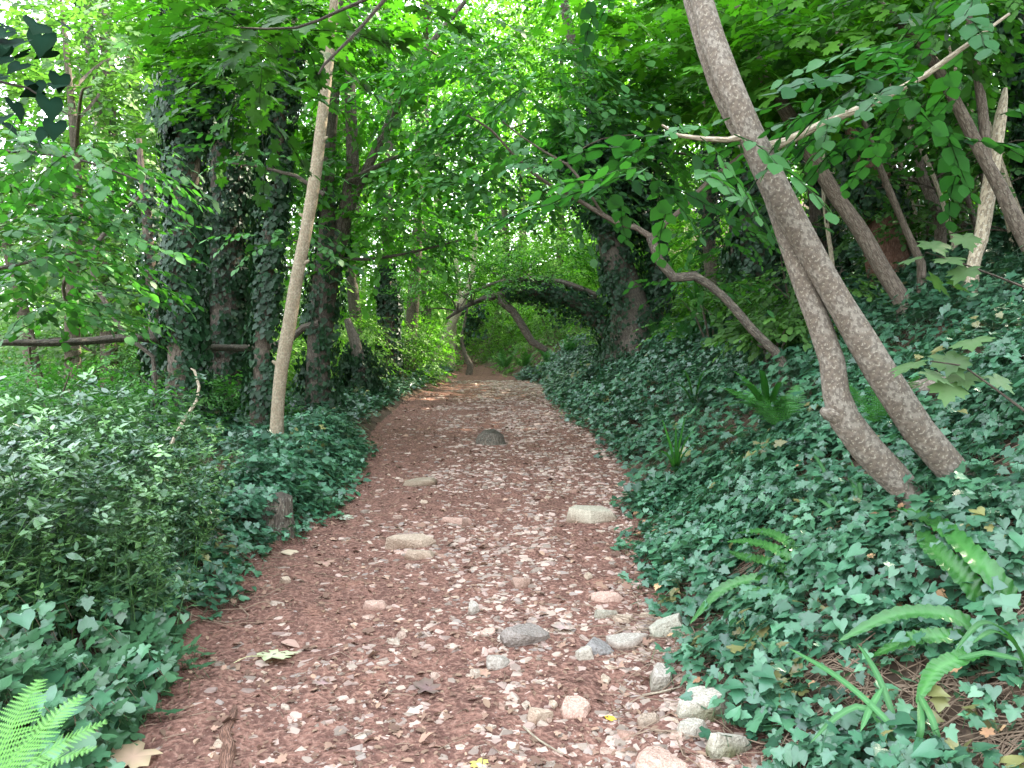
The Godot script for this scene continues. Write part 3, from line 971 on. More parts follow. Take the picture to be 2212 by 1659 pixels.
	a = tree("arching_tree", "ivied trunk bowed low over the path, leaning left from beside the broad ivied tree", [[1330, 740, 40], [1300, 700, 36], [1262, 664, 32], [1205, 640, 26], [1125, 628, 19], [1075, 638, 14], [1020, 655, 10], [965, 688, 6]], 18.6, M.bark_dark)
	o = a[0]
	clothe(o, a[1], L.ivy_wall[2], 420, 0.0, 0.7, 0.28, ivy_c, 0.9)
	limb("branch", o, [[1075, 645, 18], [1108, 672, 18], [1132, 710, 18], [1148, 738, 16], [1180, 756, 14]], 18.5, M.bark_dark, 7)
	limb("branch", o, [[1290, 640, 16], [1220, 612, 15], [1130, 602, 13], [1060, 615, 9], [1000, 640, 5]], 18.8, M.bark_dark, 7)
	twigs(o, a[1], 26, 1.3, M.bark_dark, 0.3, 0.98, 0.02)
	foliage(o, "crown", L.small[2], [at(1080, 590, 18.4, 2.4, 0.5, 1.2, 170), at(1180, 560, 18.8, 2.0, 0.5, 1.2, 140), at(980, 620, 18.6, 1.4, 0.4, 0.9, 80)], Color(0.05, 0.15, 0.03), Color(0.1, 0.27, 0.04))
	foliage(o, "hanging_ivy", L.ivy_wall[1], [at(1025, 700, 18.6, 0.25, 0.6, 0.25, 60), at(1240, 670, 18.6, 0.9, 0.45, 0.5, 90)], ivy_c, ivy_c * 1.4, 1.0, 0.6, -0.5)
	a = tree("pale_tree", "pale tan trunk leaning right at the far end of the path", [[942, 775, 22], [958, 735, 20], [978, 695, 18], [1002, 645, 15], [1020, 590, 11], [1030, 500, 8]], 31.0, M.bark_pale)
	a = tree("pale_tree", "short pale trunk upright beside the leaning far tan one", [[972, 770, 22], [976, 730, 18], [982, 690, 15], [992, 640, 12], [985, 560, 8]], 32.5, M.bark_pale)
	a = tree("crooked_sapling", "crooked brown sapling on the right of the path's far end", [[1012, 812, 16], [1016, 790, 14], [1004, 765, 10], [998, 735, 8], [1004, 700, 7], [1012, 650, 5]], 30.0, M.bark_brown)
	a = tree("bare_trunk_tree", "pale bare trunk showing at the top, left of the twin stems", [[1420, 640, 18], [1418, 400, 16], [1420, 130, 13], [1428, 0, 12], [1440, -200, 9]], 24.0, M.bark_tan)
	# --- left
	a = tree("pale_slim_tree", "slim pale tan trunk at the left edge of the path", [[598, 945, 30], [600, 880, 27], [608, 800, 27], [622, 720, 28], [640, 610, 28], [660, 500, 27], [682, 370, 26], [699, 230, 23], [712, 120, 21], [722, 0, 20], [735, -200, 16], [750, -500, 10]], 8.6, M.bark_tan, "", 14)
	foliage(a[0], "crown", L.maple[1], [at(500, 20, 8.6, 0.75, 0.6, 1.0, 26), at(740, -450, 8.6, 2.8, 1.6, 2.4, 110)], Color(0.035, 0.12, 0.02), Color(0.07, 0.2, 0.025))
	for q in [[646, 575, 668, 562], [604, 790, 588, 780], [690, 305, 708, 296], [662, 470, 646, 462]]:
		limb("stub", a[0], [[q[0], q[1], 12], [lerpf(q[0], q[2], 0.6), lerpf(q[1], q[3], 0.6), 9], [q[2], q[3], 5]], 8.58, M.bark_tan, 7)
	var tw := thing("dead_twig", pix(385, 920, 6.4), "pale curved dead twig rising before the tallest ivied trunk", "twig")
	limb("wood", tw, [[370, 960, 9], [398, 905, 8], [424, 868, 7], [430, 835, 6], [420, 800, 5], [412, 796, 3]], 6.4, M.bark_pale, 6)
	a = tree("dark_forked_tree", "dark mottled trunk that forks into three behind the slim pale one", [[690, 900, 66], [686, 840, 54], [690, 740, 52], [700, 640, 52], [712, 560, 54], [708, 480, 36], [704, 420, 32], [712, 300, 30], [725, 150, 24], [735, -50, 20], [740, -400, 14]], 12.0, M.bark_dark, "", 14)
	o = a[0]
	var trunk: Array = a[1]
	limb("trunk", o, [[720, 560, 40], [738, 500, 34], [752, 430, 30], [762, 360, 28], [758, 250, 26], [756, 130, 22], [760, -50, 18]], 12.0, M.bark_dark, 10)
	limb("limb", o, [[742, 500, 24], [762, 430, 22], [790, 370, 20], [838, 272, 18], [868, 205, 16], [902, 130, 14], [950, 70, 12], [1003, 5, 10], [1060, -80, 8]], 12.0, M.bark_dark, 9)
	limb("branch", o, [[750, 395, 14], [790, 372, 11], [850, 342, 9], [900, 326, 8], [975, 308, 6], [1060, 318, 4]], 11.8, M.bark_dark, 7)
	limb("branch", o, [[735, 560, 8], [800, 560, 7], [890, 545, 6], [990, 520, 4]], 11.8, M.bark_dark, 6)
	limb("branch", o, [[690, 700, 20], [655, 708, 16], [625, 735, 15], [580, 750, 14], [530, 752, 15], [440, 750, 14, 11.2], [380, 744, 16, 10.8], [300, 729, 18, 10.2], [200, 736, 17, 9.6], [100, 741, 16, 9.0], [0, 740, 14, 8.6], [-120, 730, 10, 8.2]], 11.8, M.bark_dark, 9)
	clothe(o, trunk, L.ivy_wall[0], 260, 0.02, 0.35, 0.12, ivy_c, 1.0)
	foliage(o, "crown", L.hazel[3], [at(800, 120, 11.4, 2.2, 1.0, 1.6, 240), at(820, 480, 12.0, 1.6, 0.8, 1.2, 170), at(880, 330, 11.6, 1.6, 0.5, 1.2, 170), at(740, -350, 12.0, 3.6, 2.2, 3.0, 200)], Color(0.05, 0.17, 0.03), Color(0.1, 0.3, 0.03))
	a = tree("ivied_tree", "slender ivied trunk left of the slim pale one", [[556, 930, 40], [562, 840, 32], [570, 700, 30], [578, 560, 30], [588, 420, 28], [600, 290, 27], [620, 170, 24], [638, 60, 20], [650, -100, 16]], 10.4, M.bark_brown)
	clothe(a[0], a[1], L.ivy_wall[1], 620, 0.0, 0.78, 0.16, ivy_c, 1.0)
	foliage(a[0], "crown", L.maple[2], [at(600, 120, 10.0, 1.4, 0.9, 1.2, 150)], Color(0.05, 0.17, 0.025), Color(0.09, 0.26, 0.03))
	a = tree("ivied_tree", "tallest ivy-clad trunk of the left group, bark showing in strips", [[388, 910, 66], [392, 780, 56], [396, 600, 54], [402, 420, 52], [408, 250, 52], [416, 100, 48], [424, -50, 44], [430, -400, 34]], 10.6, M.bark_brown, "", 14)
	clothe(a[0], a[1], L.ivy_wall[2], 620, 0.02, 0.5, 0.2, ivy_c, 1.0)
	clothe(a[0], a[1], L.ivy_wall[0], 900, 0.45, 0.85, 0.5, ivy_c * 1.2, 1.0)
	a = tree("ivied_tree", "broad column of ivy standing behind the left group's tallest trunk", [[492, 900, 84], [492, 760, 74], [490, 600, 70], [488, 420, 66], [492, 250, 60], [500, 60, 50], [505, -150, 40]], 12.8, M.bark_dark)
	clothe(a[0], a[1], L.ivy_wall[0], 1700, 0.0, 0.9, 0.26, ivy_c * 0.9, 1.0)
	a = tree("thin_ivied_tree", "thin trunk leaning at the left of the ivied group, bark bare near its foot", [[346, 900, 30], [340, 800, 26], [334, 700, 24], [325, 580, 23], [316, 450, 21], [308, 390, 14], [300, 300, 12]], 11.6, M.bark_brown)
	clothe(a[0], a[1], L.ivy_wall[1], 170, 0.15, 0.95, 0.12, ivy_c, 1.0)
	a = tree("thin_bent_sapling", "thin bent bare sapling crossing the left thicket", [[330, 770, 8], [268, 720, 10], [232, 660, 10], [206, 620, 10], [196, 560, 9], [214, 520, 9], [250, 470, 8], [302, 425, 7]], 10.4, M.bark_dark)
	a = tree("twin_trunk_tree", "pair of slim greyish trunks rising against the sky at the upper left", [[232, 420, 30], [226, 320, 27], [212, 220, 25], [196, 110, 22], [182, 0, 20], [165, -150, 16]], 21.0, M.bark_brown)
	o = a[0]
	limb("trunk", o, [[240, 420, 26], [238, 300, 24], [236, 180, 24], [225, 60, 22], [218, -80, 18]], 21.4, M.bark_brown, 9)
	limb("branch", o, [[235, 330, 14], [200, 240, 12], [150, 150, 11], [110, 90, 10], [80, 40, 8]], 20.6, M.bark_pale, 7)
	clothe(o, a[1], L.ivy_wall[2], 420, 0.3, 1.0, 0.3, Color(0.05, 0.12, 0.03), 1.2)
	a = tree("pale_tall_tree", "pale tall trunk left of the ivied group's top", [[352, 700, 24], [352, 300, 20], [344, 100, 18], [342, -20, 16], [338, -250, 12]], 19.5, M.bark_pale)
	a = tree("ivied_stub", "leaning broken stub smothered in ivy beyond the forked tree", [[778, 840, 40], [776, 790, 30], [764, 730, 22], [750, 690, 14]], 17.0, M.bark_dark)
	clothe(a[0], a[1], L.ivy_wall[0], 420, 0.0, 0.7, 0.5, ivy_c * 0.8, 1.1)
	a = tree("ivied_tree", "straight ivied trunk past the leaning stub on the path's left", [[842, 830, 34], [842, 760, 28], [838, 680, 26], [836, 560, 24], [840, 400, 20], [845, 200, 14]], 21.5, M.bark_dark)
	clothe(a[0], a[1], L.ivy_wall[1], 520, 0.0, 0.45, 0.22, ivy_c, 1.2)
	foliage(a[0], "crown", L.small[1], [at(850, 450, 20.5, 2.4, 1.5, 1.8, 420), at(830, 250, 21.5, 3.0, 2.0, 2.4, 420)], Color(0.07, 0.22, 0.025), Color(0.13, 0.36, 0.03), 1.2)
	for t in [["hazel_bough", "dim hazel bough reaching in from the left edge above the bare limb", [[-200, 380, 14], [-60, 330, 11], [80, 330, 8], [190, 350, 5], [300, 390, 3]], 6.4, [[60, 360, 1.1, 0.3, 46], [20, 520, 0.9, 0.25, 30], [200, 330, 0.6, 0.2, 18]]], ["hazel_bough", "lower hazel bough with flat layers of leaves at the left edge", [[-200, 640, 12], [-40, 590, 10], [90, 560, 7], [200, 540, 4]], 7.6, [[60, 590, 1.3, 0.3, 60], [200, 480, 0.9, 0.25, 30], [120, 660, 0.9, 0.2, 22]]], ["hazel_bough", "leafy hazel bough between the ivied trunks and the forked tree", [[700, 420, 10], [640, 380, 8], [560, 360, 6], [480, 350, 4]], 9.4, [[560, 340, 0.7, 0.2, 14], [620, 520, 0.6, 0.2, 14]]]]:
		var hb := thing(t[0], pix(t[2][0][0], t[2][0][1], t[3]), t[1], "branch")
		limb("limb", hb, t[2], t[3], M.bark_dark, 6)
		var bs := []
		for q in t[4]:
			bs.append(at(q[0], q[1], t[3], q[2], q[3], q[2] * 0.8, q[4]))
		foliage(hb, "leafage", L.hazel[rng.randi() % 4], bs, Color(0.045, 0.14, 0.04), Color(0.09, 0.25, 0.07), 1.0, 0.22, -0.5)
	# --- an overhanging maple twig close to the camera's left, and ivy against the sky
	var mt := thing("overhanging_branch", pix(900, -60, 4.6), "dark thin twig with maple leaves hanging in from the top edge", "branch")
	limb("twig", mt, [[900, -60, 12], [830, 0, 10], [770, 70, 8], [700, 140, 6], [688, 160, 4]], 4.6, M.bark_dark, 6)
	limb("twig", mt, [[880, -40, 8], [740, 20, 7], [640, 60, 5], [520, 60, 4]], 4.7, M.bark_dark, 6)
	foliage(mt, "leafage", L.maple[3], [at(590, 70, 5.2, 0.32, 0.28, 0.4, 13), at(540, 200, 5.8, 0.36, 0.3, 0.4, 7), at(860, -10, 5.0, 0.25, 0.12, 0.3, 3)], Color(0.022, 0.075, 0.014), Color(0.045, 0.13, 0.02), 1.0, 0.25, -0.6)
	mt = thing("ivy_spray", pix(-120, 150, 2.4), "almost black ivy leaves dangling at the top left edge", "ivy")
	limb("stem", mt, [[-120, 130, 8], [-30, 170, 7], [60, 190, 5], [150, 250, 3]], 2.4, M.bark_dark, 6)
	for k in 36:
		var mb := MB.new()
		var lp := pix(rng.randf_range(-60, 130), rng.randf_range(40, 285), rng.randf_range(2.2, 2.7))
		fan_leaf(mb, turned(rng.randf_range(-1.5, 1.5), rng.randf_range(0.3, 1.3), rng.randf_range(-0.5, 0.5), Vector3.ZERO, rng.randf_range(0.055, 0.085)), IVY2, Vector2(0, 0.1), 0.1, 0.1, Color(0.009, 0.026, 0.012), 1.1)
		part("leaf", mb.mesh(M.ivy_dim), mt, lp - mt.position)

func build_background() -> void:
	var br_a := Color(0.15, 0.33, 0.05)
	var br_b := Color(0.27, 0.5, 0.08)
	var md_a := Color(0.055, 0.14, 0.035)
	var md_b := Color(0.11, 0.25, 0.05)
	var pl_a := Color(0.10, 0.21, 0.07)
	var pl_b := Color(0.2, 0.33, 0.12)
	var barks := [M.bark_brown, M.bark_brown, M.bark_dark]
	# trees of the wood: x, distance, height, crown start, width, tone
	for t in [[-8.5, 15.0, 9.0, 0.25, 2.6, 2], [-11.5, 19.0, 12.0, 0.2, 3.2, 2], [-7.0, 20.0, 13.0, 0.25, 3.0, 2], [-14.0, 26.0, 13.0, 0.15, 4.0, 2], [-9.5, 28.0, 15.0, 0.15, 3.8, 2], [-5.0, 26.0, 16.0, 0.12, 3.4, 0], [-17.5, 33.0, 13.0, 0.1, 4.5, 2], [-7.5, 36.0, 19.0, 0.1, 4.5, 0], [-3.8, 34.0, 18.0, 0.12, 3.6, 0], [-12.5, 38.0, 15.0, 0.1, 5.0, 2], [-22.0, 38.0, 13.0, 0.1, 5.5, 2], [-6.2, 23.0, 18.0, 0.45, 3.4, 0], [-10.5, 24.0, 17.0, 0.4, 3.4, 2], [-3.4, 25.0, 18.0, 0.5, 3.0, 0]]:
		var cols: Array = [[br_a, br_b], [md_a, md_b], [pl_a, pl_b]][t[5]]
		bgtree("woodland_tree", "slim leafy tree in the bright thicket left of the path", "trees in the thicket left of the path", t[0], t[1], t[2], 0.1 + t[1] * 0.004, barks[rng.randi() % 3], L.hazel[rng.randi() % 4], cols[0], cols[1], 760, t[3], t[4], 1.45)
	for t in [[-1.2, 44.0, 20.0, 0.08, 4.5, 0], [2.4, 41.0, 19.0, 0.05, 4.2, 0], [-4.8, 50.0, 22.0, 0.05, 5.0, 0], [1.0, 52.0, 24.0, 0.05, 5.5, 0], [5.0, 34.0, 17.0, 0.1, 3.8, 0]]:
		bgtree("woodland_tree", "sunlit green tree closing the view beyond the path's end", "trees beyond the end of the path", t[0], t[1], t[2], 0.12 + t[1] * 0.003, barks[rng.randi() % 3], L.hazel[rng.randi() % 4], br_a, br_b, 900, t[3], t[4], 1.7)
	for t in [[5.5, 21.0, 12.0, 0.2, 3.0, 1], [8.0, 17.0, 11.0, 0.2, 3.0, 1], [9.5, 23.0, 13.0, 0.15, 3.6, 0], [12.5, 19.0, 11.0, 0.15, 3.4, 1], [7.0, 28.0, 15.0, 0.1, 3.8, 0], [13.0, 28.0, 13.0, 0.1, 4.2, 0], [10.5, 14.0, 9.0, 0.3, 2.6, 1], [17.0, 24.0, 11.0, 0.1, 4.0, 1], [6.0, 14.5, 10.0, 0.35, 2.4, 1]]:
		var cols: Array = [[br_a, br_b], [md_a, md_b], [pl_a, pl_b]][t[5]]
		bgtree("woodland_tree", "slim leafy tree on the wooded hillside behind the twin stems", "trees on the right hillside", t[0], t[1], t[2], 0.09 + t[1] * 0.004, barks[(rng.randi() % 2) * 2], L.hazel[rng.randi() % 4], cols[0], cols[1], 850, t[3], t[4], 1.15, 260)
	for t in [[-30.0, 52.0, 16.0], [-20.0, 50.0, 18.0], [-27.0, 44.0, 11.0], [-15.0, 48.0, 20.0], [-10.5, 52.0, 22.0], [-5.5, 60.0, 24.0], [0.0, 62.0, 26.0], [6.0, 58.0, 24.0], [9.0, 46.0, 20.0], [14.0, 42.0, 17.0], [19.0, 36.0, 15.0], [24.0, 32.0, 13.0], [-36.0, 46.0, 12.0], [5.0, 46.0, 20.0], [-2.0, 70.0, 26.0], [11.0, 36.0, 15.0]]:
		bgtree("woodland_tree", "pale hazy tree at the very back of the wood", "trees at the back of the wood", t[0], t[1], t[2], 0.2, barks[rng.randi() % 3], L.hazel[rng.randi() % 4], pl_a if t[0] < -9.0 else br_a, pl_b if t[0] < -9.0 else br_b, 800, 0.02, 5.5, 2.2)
	# the hillside's trees beside and behind the viewer, whose crowns shade the near path
	for t in [[6.5, 8.5, 12.0], [5.0, 4.0, 11.0], [8.5, 12.0, 12.0], [7.5, 4.5, 13.0], [10.5, 9.0, 13.0], [4.8, 0.0, 11.0], [8.5, 1.0, 13.0], [11.0, 14.5, 13.0], [7.0, 17.5, 13.5], [7.6, 21.5, 14.0], [5.6, 19.8, 13.5]]:
		bgtree("woodland_tree", "tall leafy tree on the hillside right beside the viewer", "trees beside the viewer", t[0], t[1], t[2], 0.13, M.bark_dark, L.hazel[rng.randi() % 4], md_a, md_b, 900, 0.55, 3.0, 1.2)
	# understorey
	var sh := "bright low shrubs along the path's far verges"
	for t in [[-3.4, 24.0, 1.4, 1.2], [-4.6, 20.0, 1.5, 1.2], [-5.5, 16.5, 1.4, 1.1], [1.6, 30.0, 1.6, 1.3], [0.4, 37.0, 1.8, 1.6], [-4.6, 31.0, 1.8, 1.5], [3.4, 24.0, 1.6, 1.3], [4.0, 20.0, 1.2, 1.0], [-6.8, 24.0, 2.0, 1.5], [-1.0, 41.0, 1.6, 1.6]]:
		shrub("shrub", "low bright shrub beside the far stretch of the path", sh, on_ground(t[0], -t[1], t[3] * 0.8), Vector3(t[2], t[3], t[2]), 360, L.small[rng.randi() % 4], md_a, br_b, 1.0)
	for t in [[-6.0, 33.0, 2.6, 2.8], [-3.8, 40.0, 2.6, 3.0], [-9.0, 31.0, 2.8, 2.8], [-12.0, 30.0, 3.2, 3.2], [-16.0, 30.0, 3.2, 3.0], [-20.0, 32.0, 3.6, 3.4], [-14.0, 22.0, 2.4, 2.2], [-10.5, 23.0, 2.2, 2.2], [-8.0, 43.0, 3.2, 3.8], [-3.0, 52.0, 3.4, 4.2], [0.6, 47.0, 3.0, 3.6], [3.0, 37.0, 2.4, 2.8], [4.6, 29.0, 2.2, 2.4], [6.5, 38.0, 3.0, 3.6], [-1.6, 58.0, 4.0, 6.0], [2.5, 56.0, 4.0, 6.0], [-6.5, 56.0, 4.0, 6.0], [7.0, 50.0, 4.0, 5.0], [-25.0, 38.0, 4.0, 3.6], [-17.0, 42.0, 4.0, 4.2], [-12.0, 44.0, 3.6, 4.4]]:
		shrub("thicket_bush", "tall leafy bush filling the gaps between the far trunks", "tall bushes deep in the wood", on_ground(t[0], -t[1], t[3] * 0.85), Vector3(t[2], t[3], t[2]), 620, L.small[rng.randi() % 4], br_a if t[0] > -7.0 else pl_a, br_b if t[0] > -7.0 else pl_b, 1.5)
	for t in [[-5.2, 9.0, 1.2, 0.9], [-6.4, 10.5, 1.6, 1.2], [-4.4, 11.5, 1.0, 0.7], [-7.6, 12.5, 1.8, 1.4], [-9.4, 11.0, 2.0, 1.5], [-10.5, 14.0, 2.2, 1.8], [-6.2, 13.8, 1.6, 1.2]]:
		shrub("shrub", "leafy dark shrub in the hollow left of the ivied trunks", "shrubs in the hollow on the left", on_ground(t[0], -t[1], t[3] * 0.5), Vector3(t[2], t[3] * 0.65, t[2]), 330, L.small[rng.randi() % 4], Color(0.045, 0.14, 0.04), Color(0.11, 0.28, 0.07), 0.9)
	for t in [[4.2, 11.0, 1.0, 0.6], [3.5, 13.5, 0.9, 0.6], [5.2, 15.5, 1.4, 0.9], [6.6, 12.5, 1.2, 0.8], [3.2, 9.4, 0.6, 0.45], [8.5, 11.5, 1.5, 1.2], [10.0, 16.0, 2.0, 1.6], [7.5, 14.0, 1.4, 1.2], [11.0, 12.0, 1.8, 1.6], [13.0, 20.0, 2.4, 2.0]]:
		shrub("shrub", "small leafy shrub rising from the ivy of the right hillside", "shrubs on the right hillside", on_ground(t[0], -t[1], t[3] * 0.9), Vector3(t[2], t[3], t[2]), 170, L.hazel[rng.randi() % 4], md_a, md_b, 0.8)

func build_bank_plants() -> void:
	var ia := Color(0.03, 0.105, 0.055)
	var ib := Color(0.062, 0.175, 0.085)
	# ivy on the right bank, near to far
	var o := carpet("ivy_carpet", "glossy ivy sprawling over the near right bank round the twin stems", on_ground(1.8, -3.5), L.ivy_floor, 1.2, 7.0, 5800, 1.0, -0.05, 4.2, ia, ib, 0.95, 0.13, 0.12)
	vines(o, 800, 1.0, 1.6, 4.5, 0.0, 1.6)
	vines(o, 180, 1.0, 1.6, 2.9, 0.1, 1.5)
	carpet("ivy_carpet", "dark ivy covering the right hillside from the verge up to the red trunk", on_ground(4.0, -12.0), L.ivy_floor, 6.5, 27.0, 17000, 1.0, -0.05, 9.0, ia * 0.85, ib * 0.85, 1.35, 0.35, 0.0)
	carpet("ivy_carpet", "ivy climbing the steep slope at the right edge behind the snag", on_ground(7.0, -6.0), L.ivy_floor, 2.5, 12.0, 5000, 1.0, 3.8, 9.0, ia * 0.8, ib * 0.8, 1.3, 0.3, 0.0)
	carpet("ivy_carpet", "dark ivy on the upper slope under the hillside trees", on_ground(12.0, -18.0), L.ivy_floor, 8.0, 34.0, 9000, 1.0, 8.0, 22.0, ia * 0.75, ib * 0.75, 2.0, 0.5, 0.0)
	var dead := Scatter.new()
	for k in 260:
		var d := rng.randf_range(1.7, 7.0)
		var x := along(PR, d) + rng.randf_range(0.0, 2.6)
		var q := rng.randf_range(0.02, 0.045)
		dead.add(slope_basis(x, -d) * Basis(Vector3.UP, rng.randf() * TAU) * Basis(Vector3.RIGHT, rng.randfn() * 0.3) * Basis.from_scale(Vector3(q, q, q)), on_ground(x, -d, rng.randf_range(0.02, 0.1)), Color(0.2, 0.11, 0.06).lerp(Color(0.42, 0.27, 0.14), rng.randf()))
	var dm := MB.new()
	fan_leaf(dm, Transform3D.IDENTITY, MAPLE, Vector2(0, 0.2), 0.4, 0.3, Color.WHITE, 0.95)
	many("leaf_litter", dm.mesh(M.litter), dead, self).set_meta("label", "dry brown leaves caught in the ivy of the near right bank")
	# ivy on the left lip of the path and the dark floor behind
	o = carpet("ivy_carpet", "blue-green ivy spilling over the left lip of the path", on_ground(-2.2, -6.0), L.ivy_floor, 3.9, 10.5, 2600, -1.0, -0.12, 0.9, ia, ib * 1.1, 0.95, 0.32, 0.0)
	vines(o, 120, -1.0, 3.9, 6.0, 0.12, 0.6)
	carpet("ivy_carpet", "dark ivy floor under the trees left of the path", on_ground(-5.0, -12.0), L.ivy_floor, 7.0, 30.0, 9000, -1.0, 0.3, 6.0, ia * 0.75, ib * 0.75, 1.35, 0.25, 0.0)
	for sd in [1.0, -1.0]:
		carpet("undergrowth", "low green undergrowth right of the path's far end" if sd > 0.0 else "low green undergrowth left of the path's far end", on_ground(3.0 * sd - 1.0, -34.0), L.small, 20.0, 62.0, 3800, sd, 0.0, 14.0, Color(0.09, 0.2, 0.04), Color(0.17, 0.34, 0.07), 1.4, 0.5, 0.0)
	# the big-leaved clump at the lower left, leaf by leaf
	o = thing("ivy_clump", on_ground(-1.75, -2.5), "large-leaved glossy ivy clump in the lower left corner", "ivy")
	var lm := []
	for k in 8:
		var mb := MB.new()
		fan_leaf(mb, turned(0, 0, 0, Vector3.ZERO, 1.0), IVY2 if k % 2 else IVY, Vector2(0, 0.12), rng.randf_range(0.02, 0.22), rng.randf_range(0.02, 0.2), Color(1, 1, 1) * rng.randf_range(0.8, 1.1), 1.25)
		lm.append(mb.mesh(null))
	var tints := []
	for k in 5:
		var m := leaf_mat(0.3, 0.6, Color(0.25, 0.35, 0.1))
		m.albedo_color = Color(0.045, 0.145, 0.07).lerp(Color(0.115, 0.28, 0.14), k / 4.0).linear_to_srgb()
		tints.append(m)
	var stems := MB.new()
	var more := Scatter.new()
	more.off = o.position
	for k in 560:
		var x := rng.randf_range(-140, 450)
		var yy := rng.randf_range(1290, 1730)
		x = minf(x, 430.0 - maxf(0.0, yy - 1500.0) * 1.1 - rng.randf() * 120.0)
		var g := ground_at(x, yy - maxf(0.0, x - 250.0) * 0.35)
		var p := g + Vector3(rng.randfn() * 0.03, 0.02 + pow(rng.randf(), 1.3) * 0.34 * clampf(1.15 - x / 480.0, 0.12, 1.0), rng.randfn() * 0.03)
		var s := rng.randf_range(0.045, 0.092)
		if k > 285:
			more.add(Basis(Vector3.UP, rng.randf_range(-1.0, 1.0)) * Basis(Vector3.RIGHT, rng.randf_range(0.0, 0.9)) * Basis.from_scale(Vector3.ONE * 1.05), p - Vector3(0, 0.07, 0.05), Color(0.04, 0.12, 0.05).lerp(Color(0.075, 0.19, 0.08), rng.randf()))
			continue
		var lf := part("leaf", lm[rng.randi() % 8], o, p - o.position)
		lf.material_override = tints[rng.randi() % 5]
		lf.basis = Basis(Vector3.UP, rng.randf_range(-1.0, 1.0)) * Basis(Vector3.RIGHT, rng.randf_range(0.1, 0.9)) * Basis(Vector3.BACK, rng.randf_range(-0.45, 0.45)) * Basis.from_scale(Vector3(s, s, s))
		stalk(stems, p - o.position, p + Vector3(rng.randfn() * 0.03, -0.09, -0.05) - o.position, 0.0014, Color.WHITE)
	many("leafage", L.ivy_floor[0], more, o)
	part("stem", stems.mesh(M.vine), o, Vector3.ZERO, "stuff")
	# nearest leaves of the right bank, leaf by leaf
	o = thing("ivy_clump", on_ground(1.3, -2.3), "nearest ivy leaves among bare vines in the lower right corner", "ivy")
	for k in 150:
		var x := rng.randf_range(1640, 2230)
		var y := rng.randf_range(1400, 1680)
		var g := ground_at(x, y)
		var lf := part("leaf", lm[rng.randi() % 8], o, g + Vector3(0, rng.randf_range(0.02, 0.1), 0) - o.position)
		lf.material_override = tints[rng.randi() % 5]
		var s := rng.randf_range(0.035, 0.055)
		lf.basis = Basis(Vector3.UP, rng.randf() * TAU) * Basis(Vector3.RIGHT, rng.randf_range(0.0, 0.8)) * Basis(Vector3.BACK, rng.randf_range(-0.6, 0.6)) * Basis.from_scale(Vector3(s, s, s))
	# butcher's broom on the left
	var bl := ["tall dark broom-like bush with tiny pointed leaves at the left edge", "bush with upright green shoots in front of the ivied trunks", "tiny-leaved bush leaning towards the path's left edge", "dark tiny-leaved bush behind the large-leaved ivy"]
	var spots := [[-3.1, 4.2, 0.75, 190], [-2.35, 4.6, 0.5, 110], [-1.95, 3.75, 0.3, 52], [-2.45, 3.3, 0.5, 120]]
	for k in 4:
		var s := Scatter.new()
		var c := on_ground(spots[k][0], -spots[k][1])
		var ob := thing("bush", c, bl[k], "bush")
		s.off = c
		for j in spots[k][3]:
			var r: float = spots[k][2] * sqrt(rng.randf())
			var ang := rng.randf() * TAU
			var x: float = c.x + cos(ang) * r
			var z: float = c.z + sin(ang) * r * 1.2
			var q := rng.randf_range(0.7, 1.15) + 0.45 * pow(rng.randf(), 5.0)
			s.add(Basis(Vector3.UP, rng.randf() * TAU) * Basis(Vector3.RIGHT, rng.randfn() * 0.2) * Basis.from_scale(Vector3(q, q, q)), on_ground(x, z, -0.02), Color(0.034, 0.095, 0.042).lerp(Color(0.19, 0.38, 0.12), pow(rng.randf(), 2.0)))
		many("stem", L.broom[k % 3], s, ob)
	# ferns
	var g := pix(-50, 1760, 1.5)
	fern("fern", "bright green fern frond poking in at the bottom left corner", g, [[2.7, 0.5, 0.26], [2.2, 0.4, 0.25], [1.7, 0.4, 0.24], [3.2, 0.55, 0.28], [1.2, 0.4, 0.24]], Color(0.13, 0.34, 0.06))
	g = ground_at(1700, 945)
	fern("fern", "feathery fern in front of the left foot of the twin stems", g, [[-1.9, 0.55, 0.7], [-1.2, 0.5, 0.75], [-2.6, 0.6, 0.6], [0.6, 0.6, 0.6], [1.4, 0.55, 0.55], [-0.4, 0.5, 0.65], [2.6, 0.7, 0.6], [-1.55, 0.8, 0.7]], Color(0.07, 0.22, 0.06))
	g = ground_at(1900, 940)
	fern("fern", "small fern between the twin stems", g, [[-1.4, 0.8, 0.5], [-0.5, 0.9, 0.5], [1.0, 0.8, 0.5], [2.4, 0.9, 0.45], [0.3, 0.8, 0.5]], Color(0.06, 0.2, 0.05))
	for t in [[1130, 800, 0.9], [1090, 800, 0.9], [1185, 790, 0.8], [1230, 770, 0.8], [1480, 760, 0.8], [1420, 745, 0.7]]:
		g = ground_at(t[0], t[1])
		var fr := []
		for k in 8:
			fr.append([rng.randf() * TAU, rng.randf_range(0.6, 1.0), t[2] * rng.randf_range(0.8, 1.2)])
		fern("fern", "arching fern on the verge below the bowed ivied trunk", g, fr, Color(0.05, 0.17, 0.04), "ferns on the right verge")
	# hart's tongue ferns and sword-leaved tufts
	var tg := Color(0.036, 0.14, 0.028)
	strap_plant("tongue_fern", "long glossy strap fronds with rippled edges at the right, below the stems' feet", "fern", ground_at(2190, 1310), [[[2200, 1310, 0.06], [2110, 1210, 0.16], [2020, 1130, 0.2], [1936, 1098, 0.18]], [[2130, 1310, 0.04], [2075, 1240, 0.08], [2010, 1180, 0.1], [1985, 1130, 0.12]]], 0.044, 0.2, M.tongue, tg, "frond")
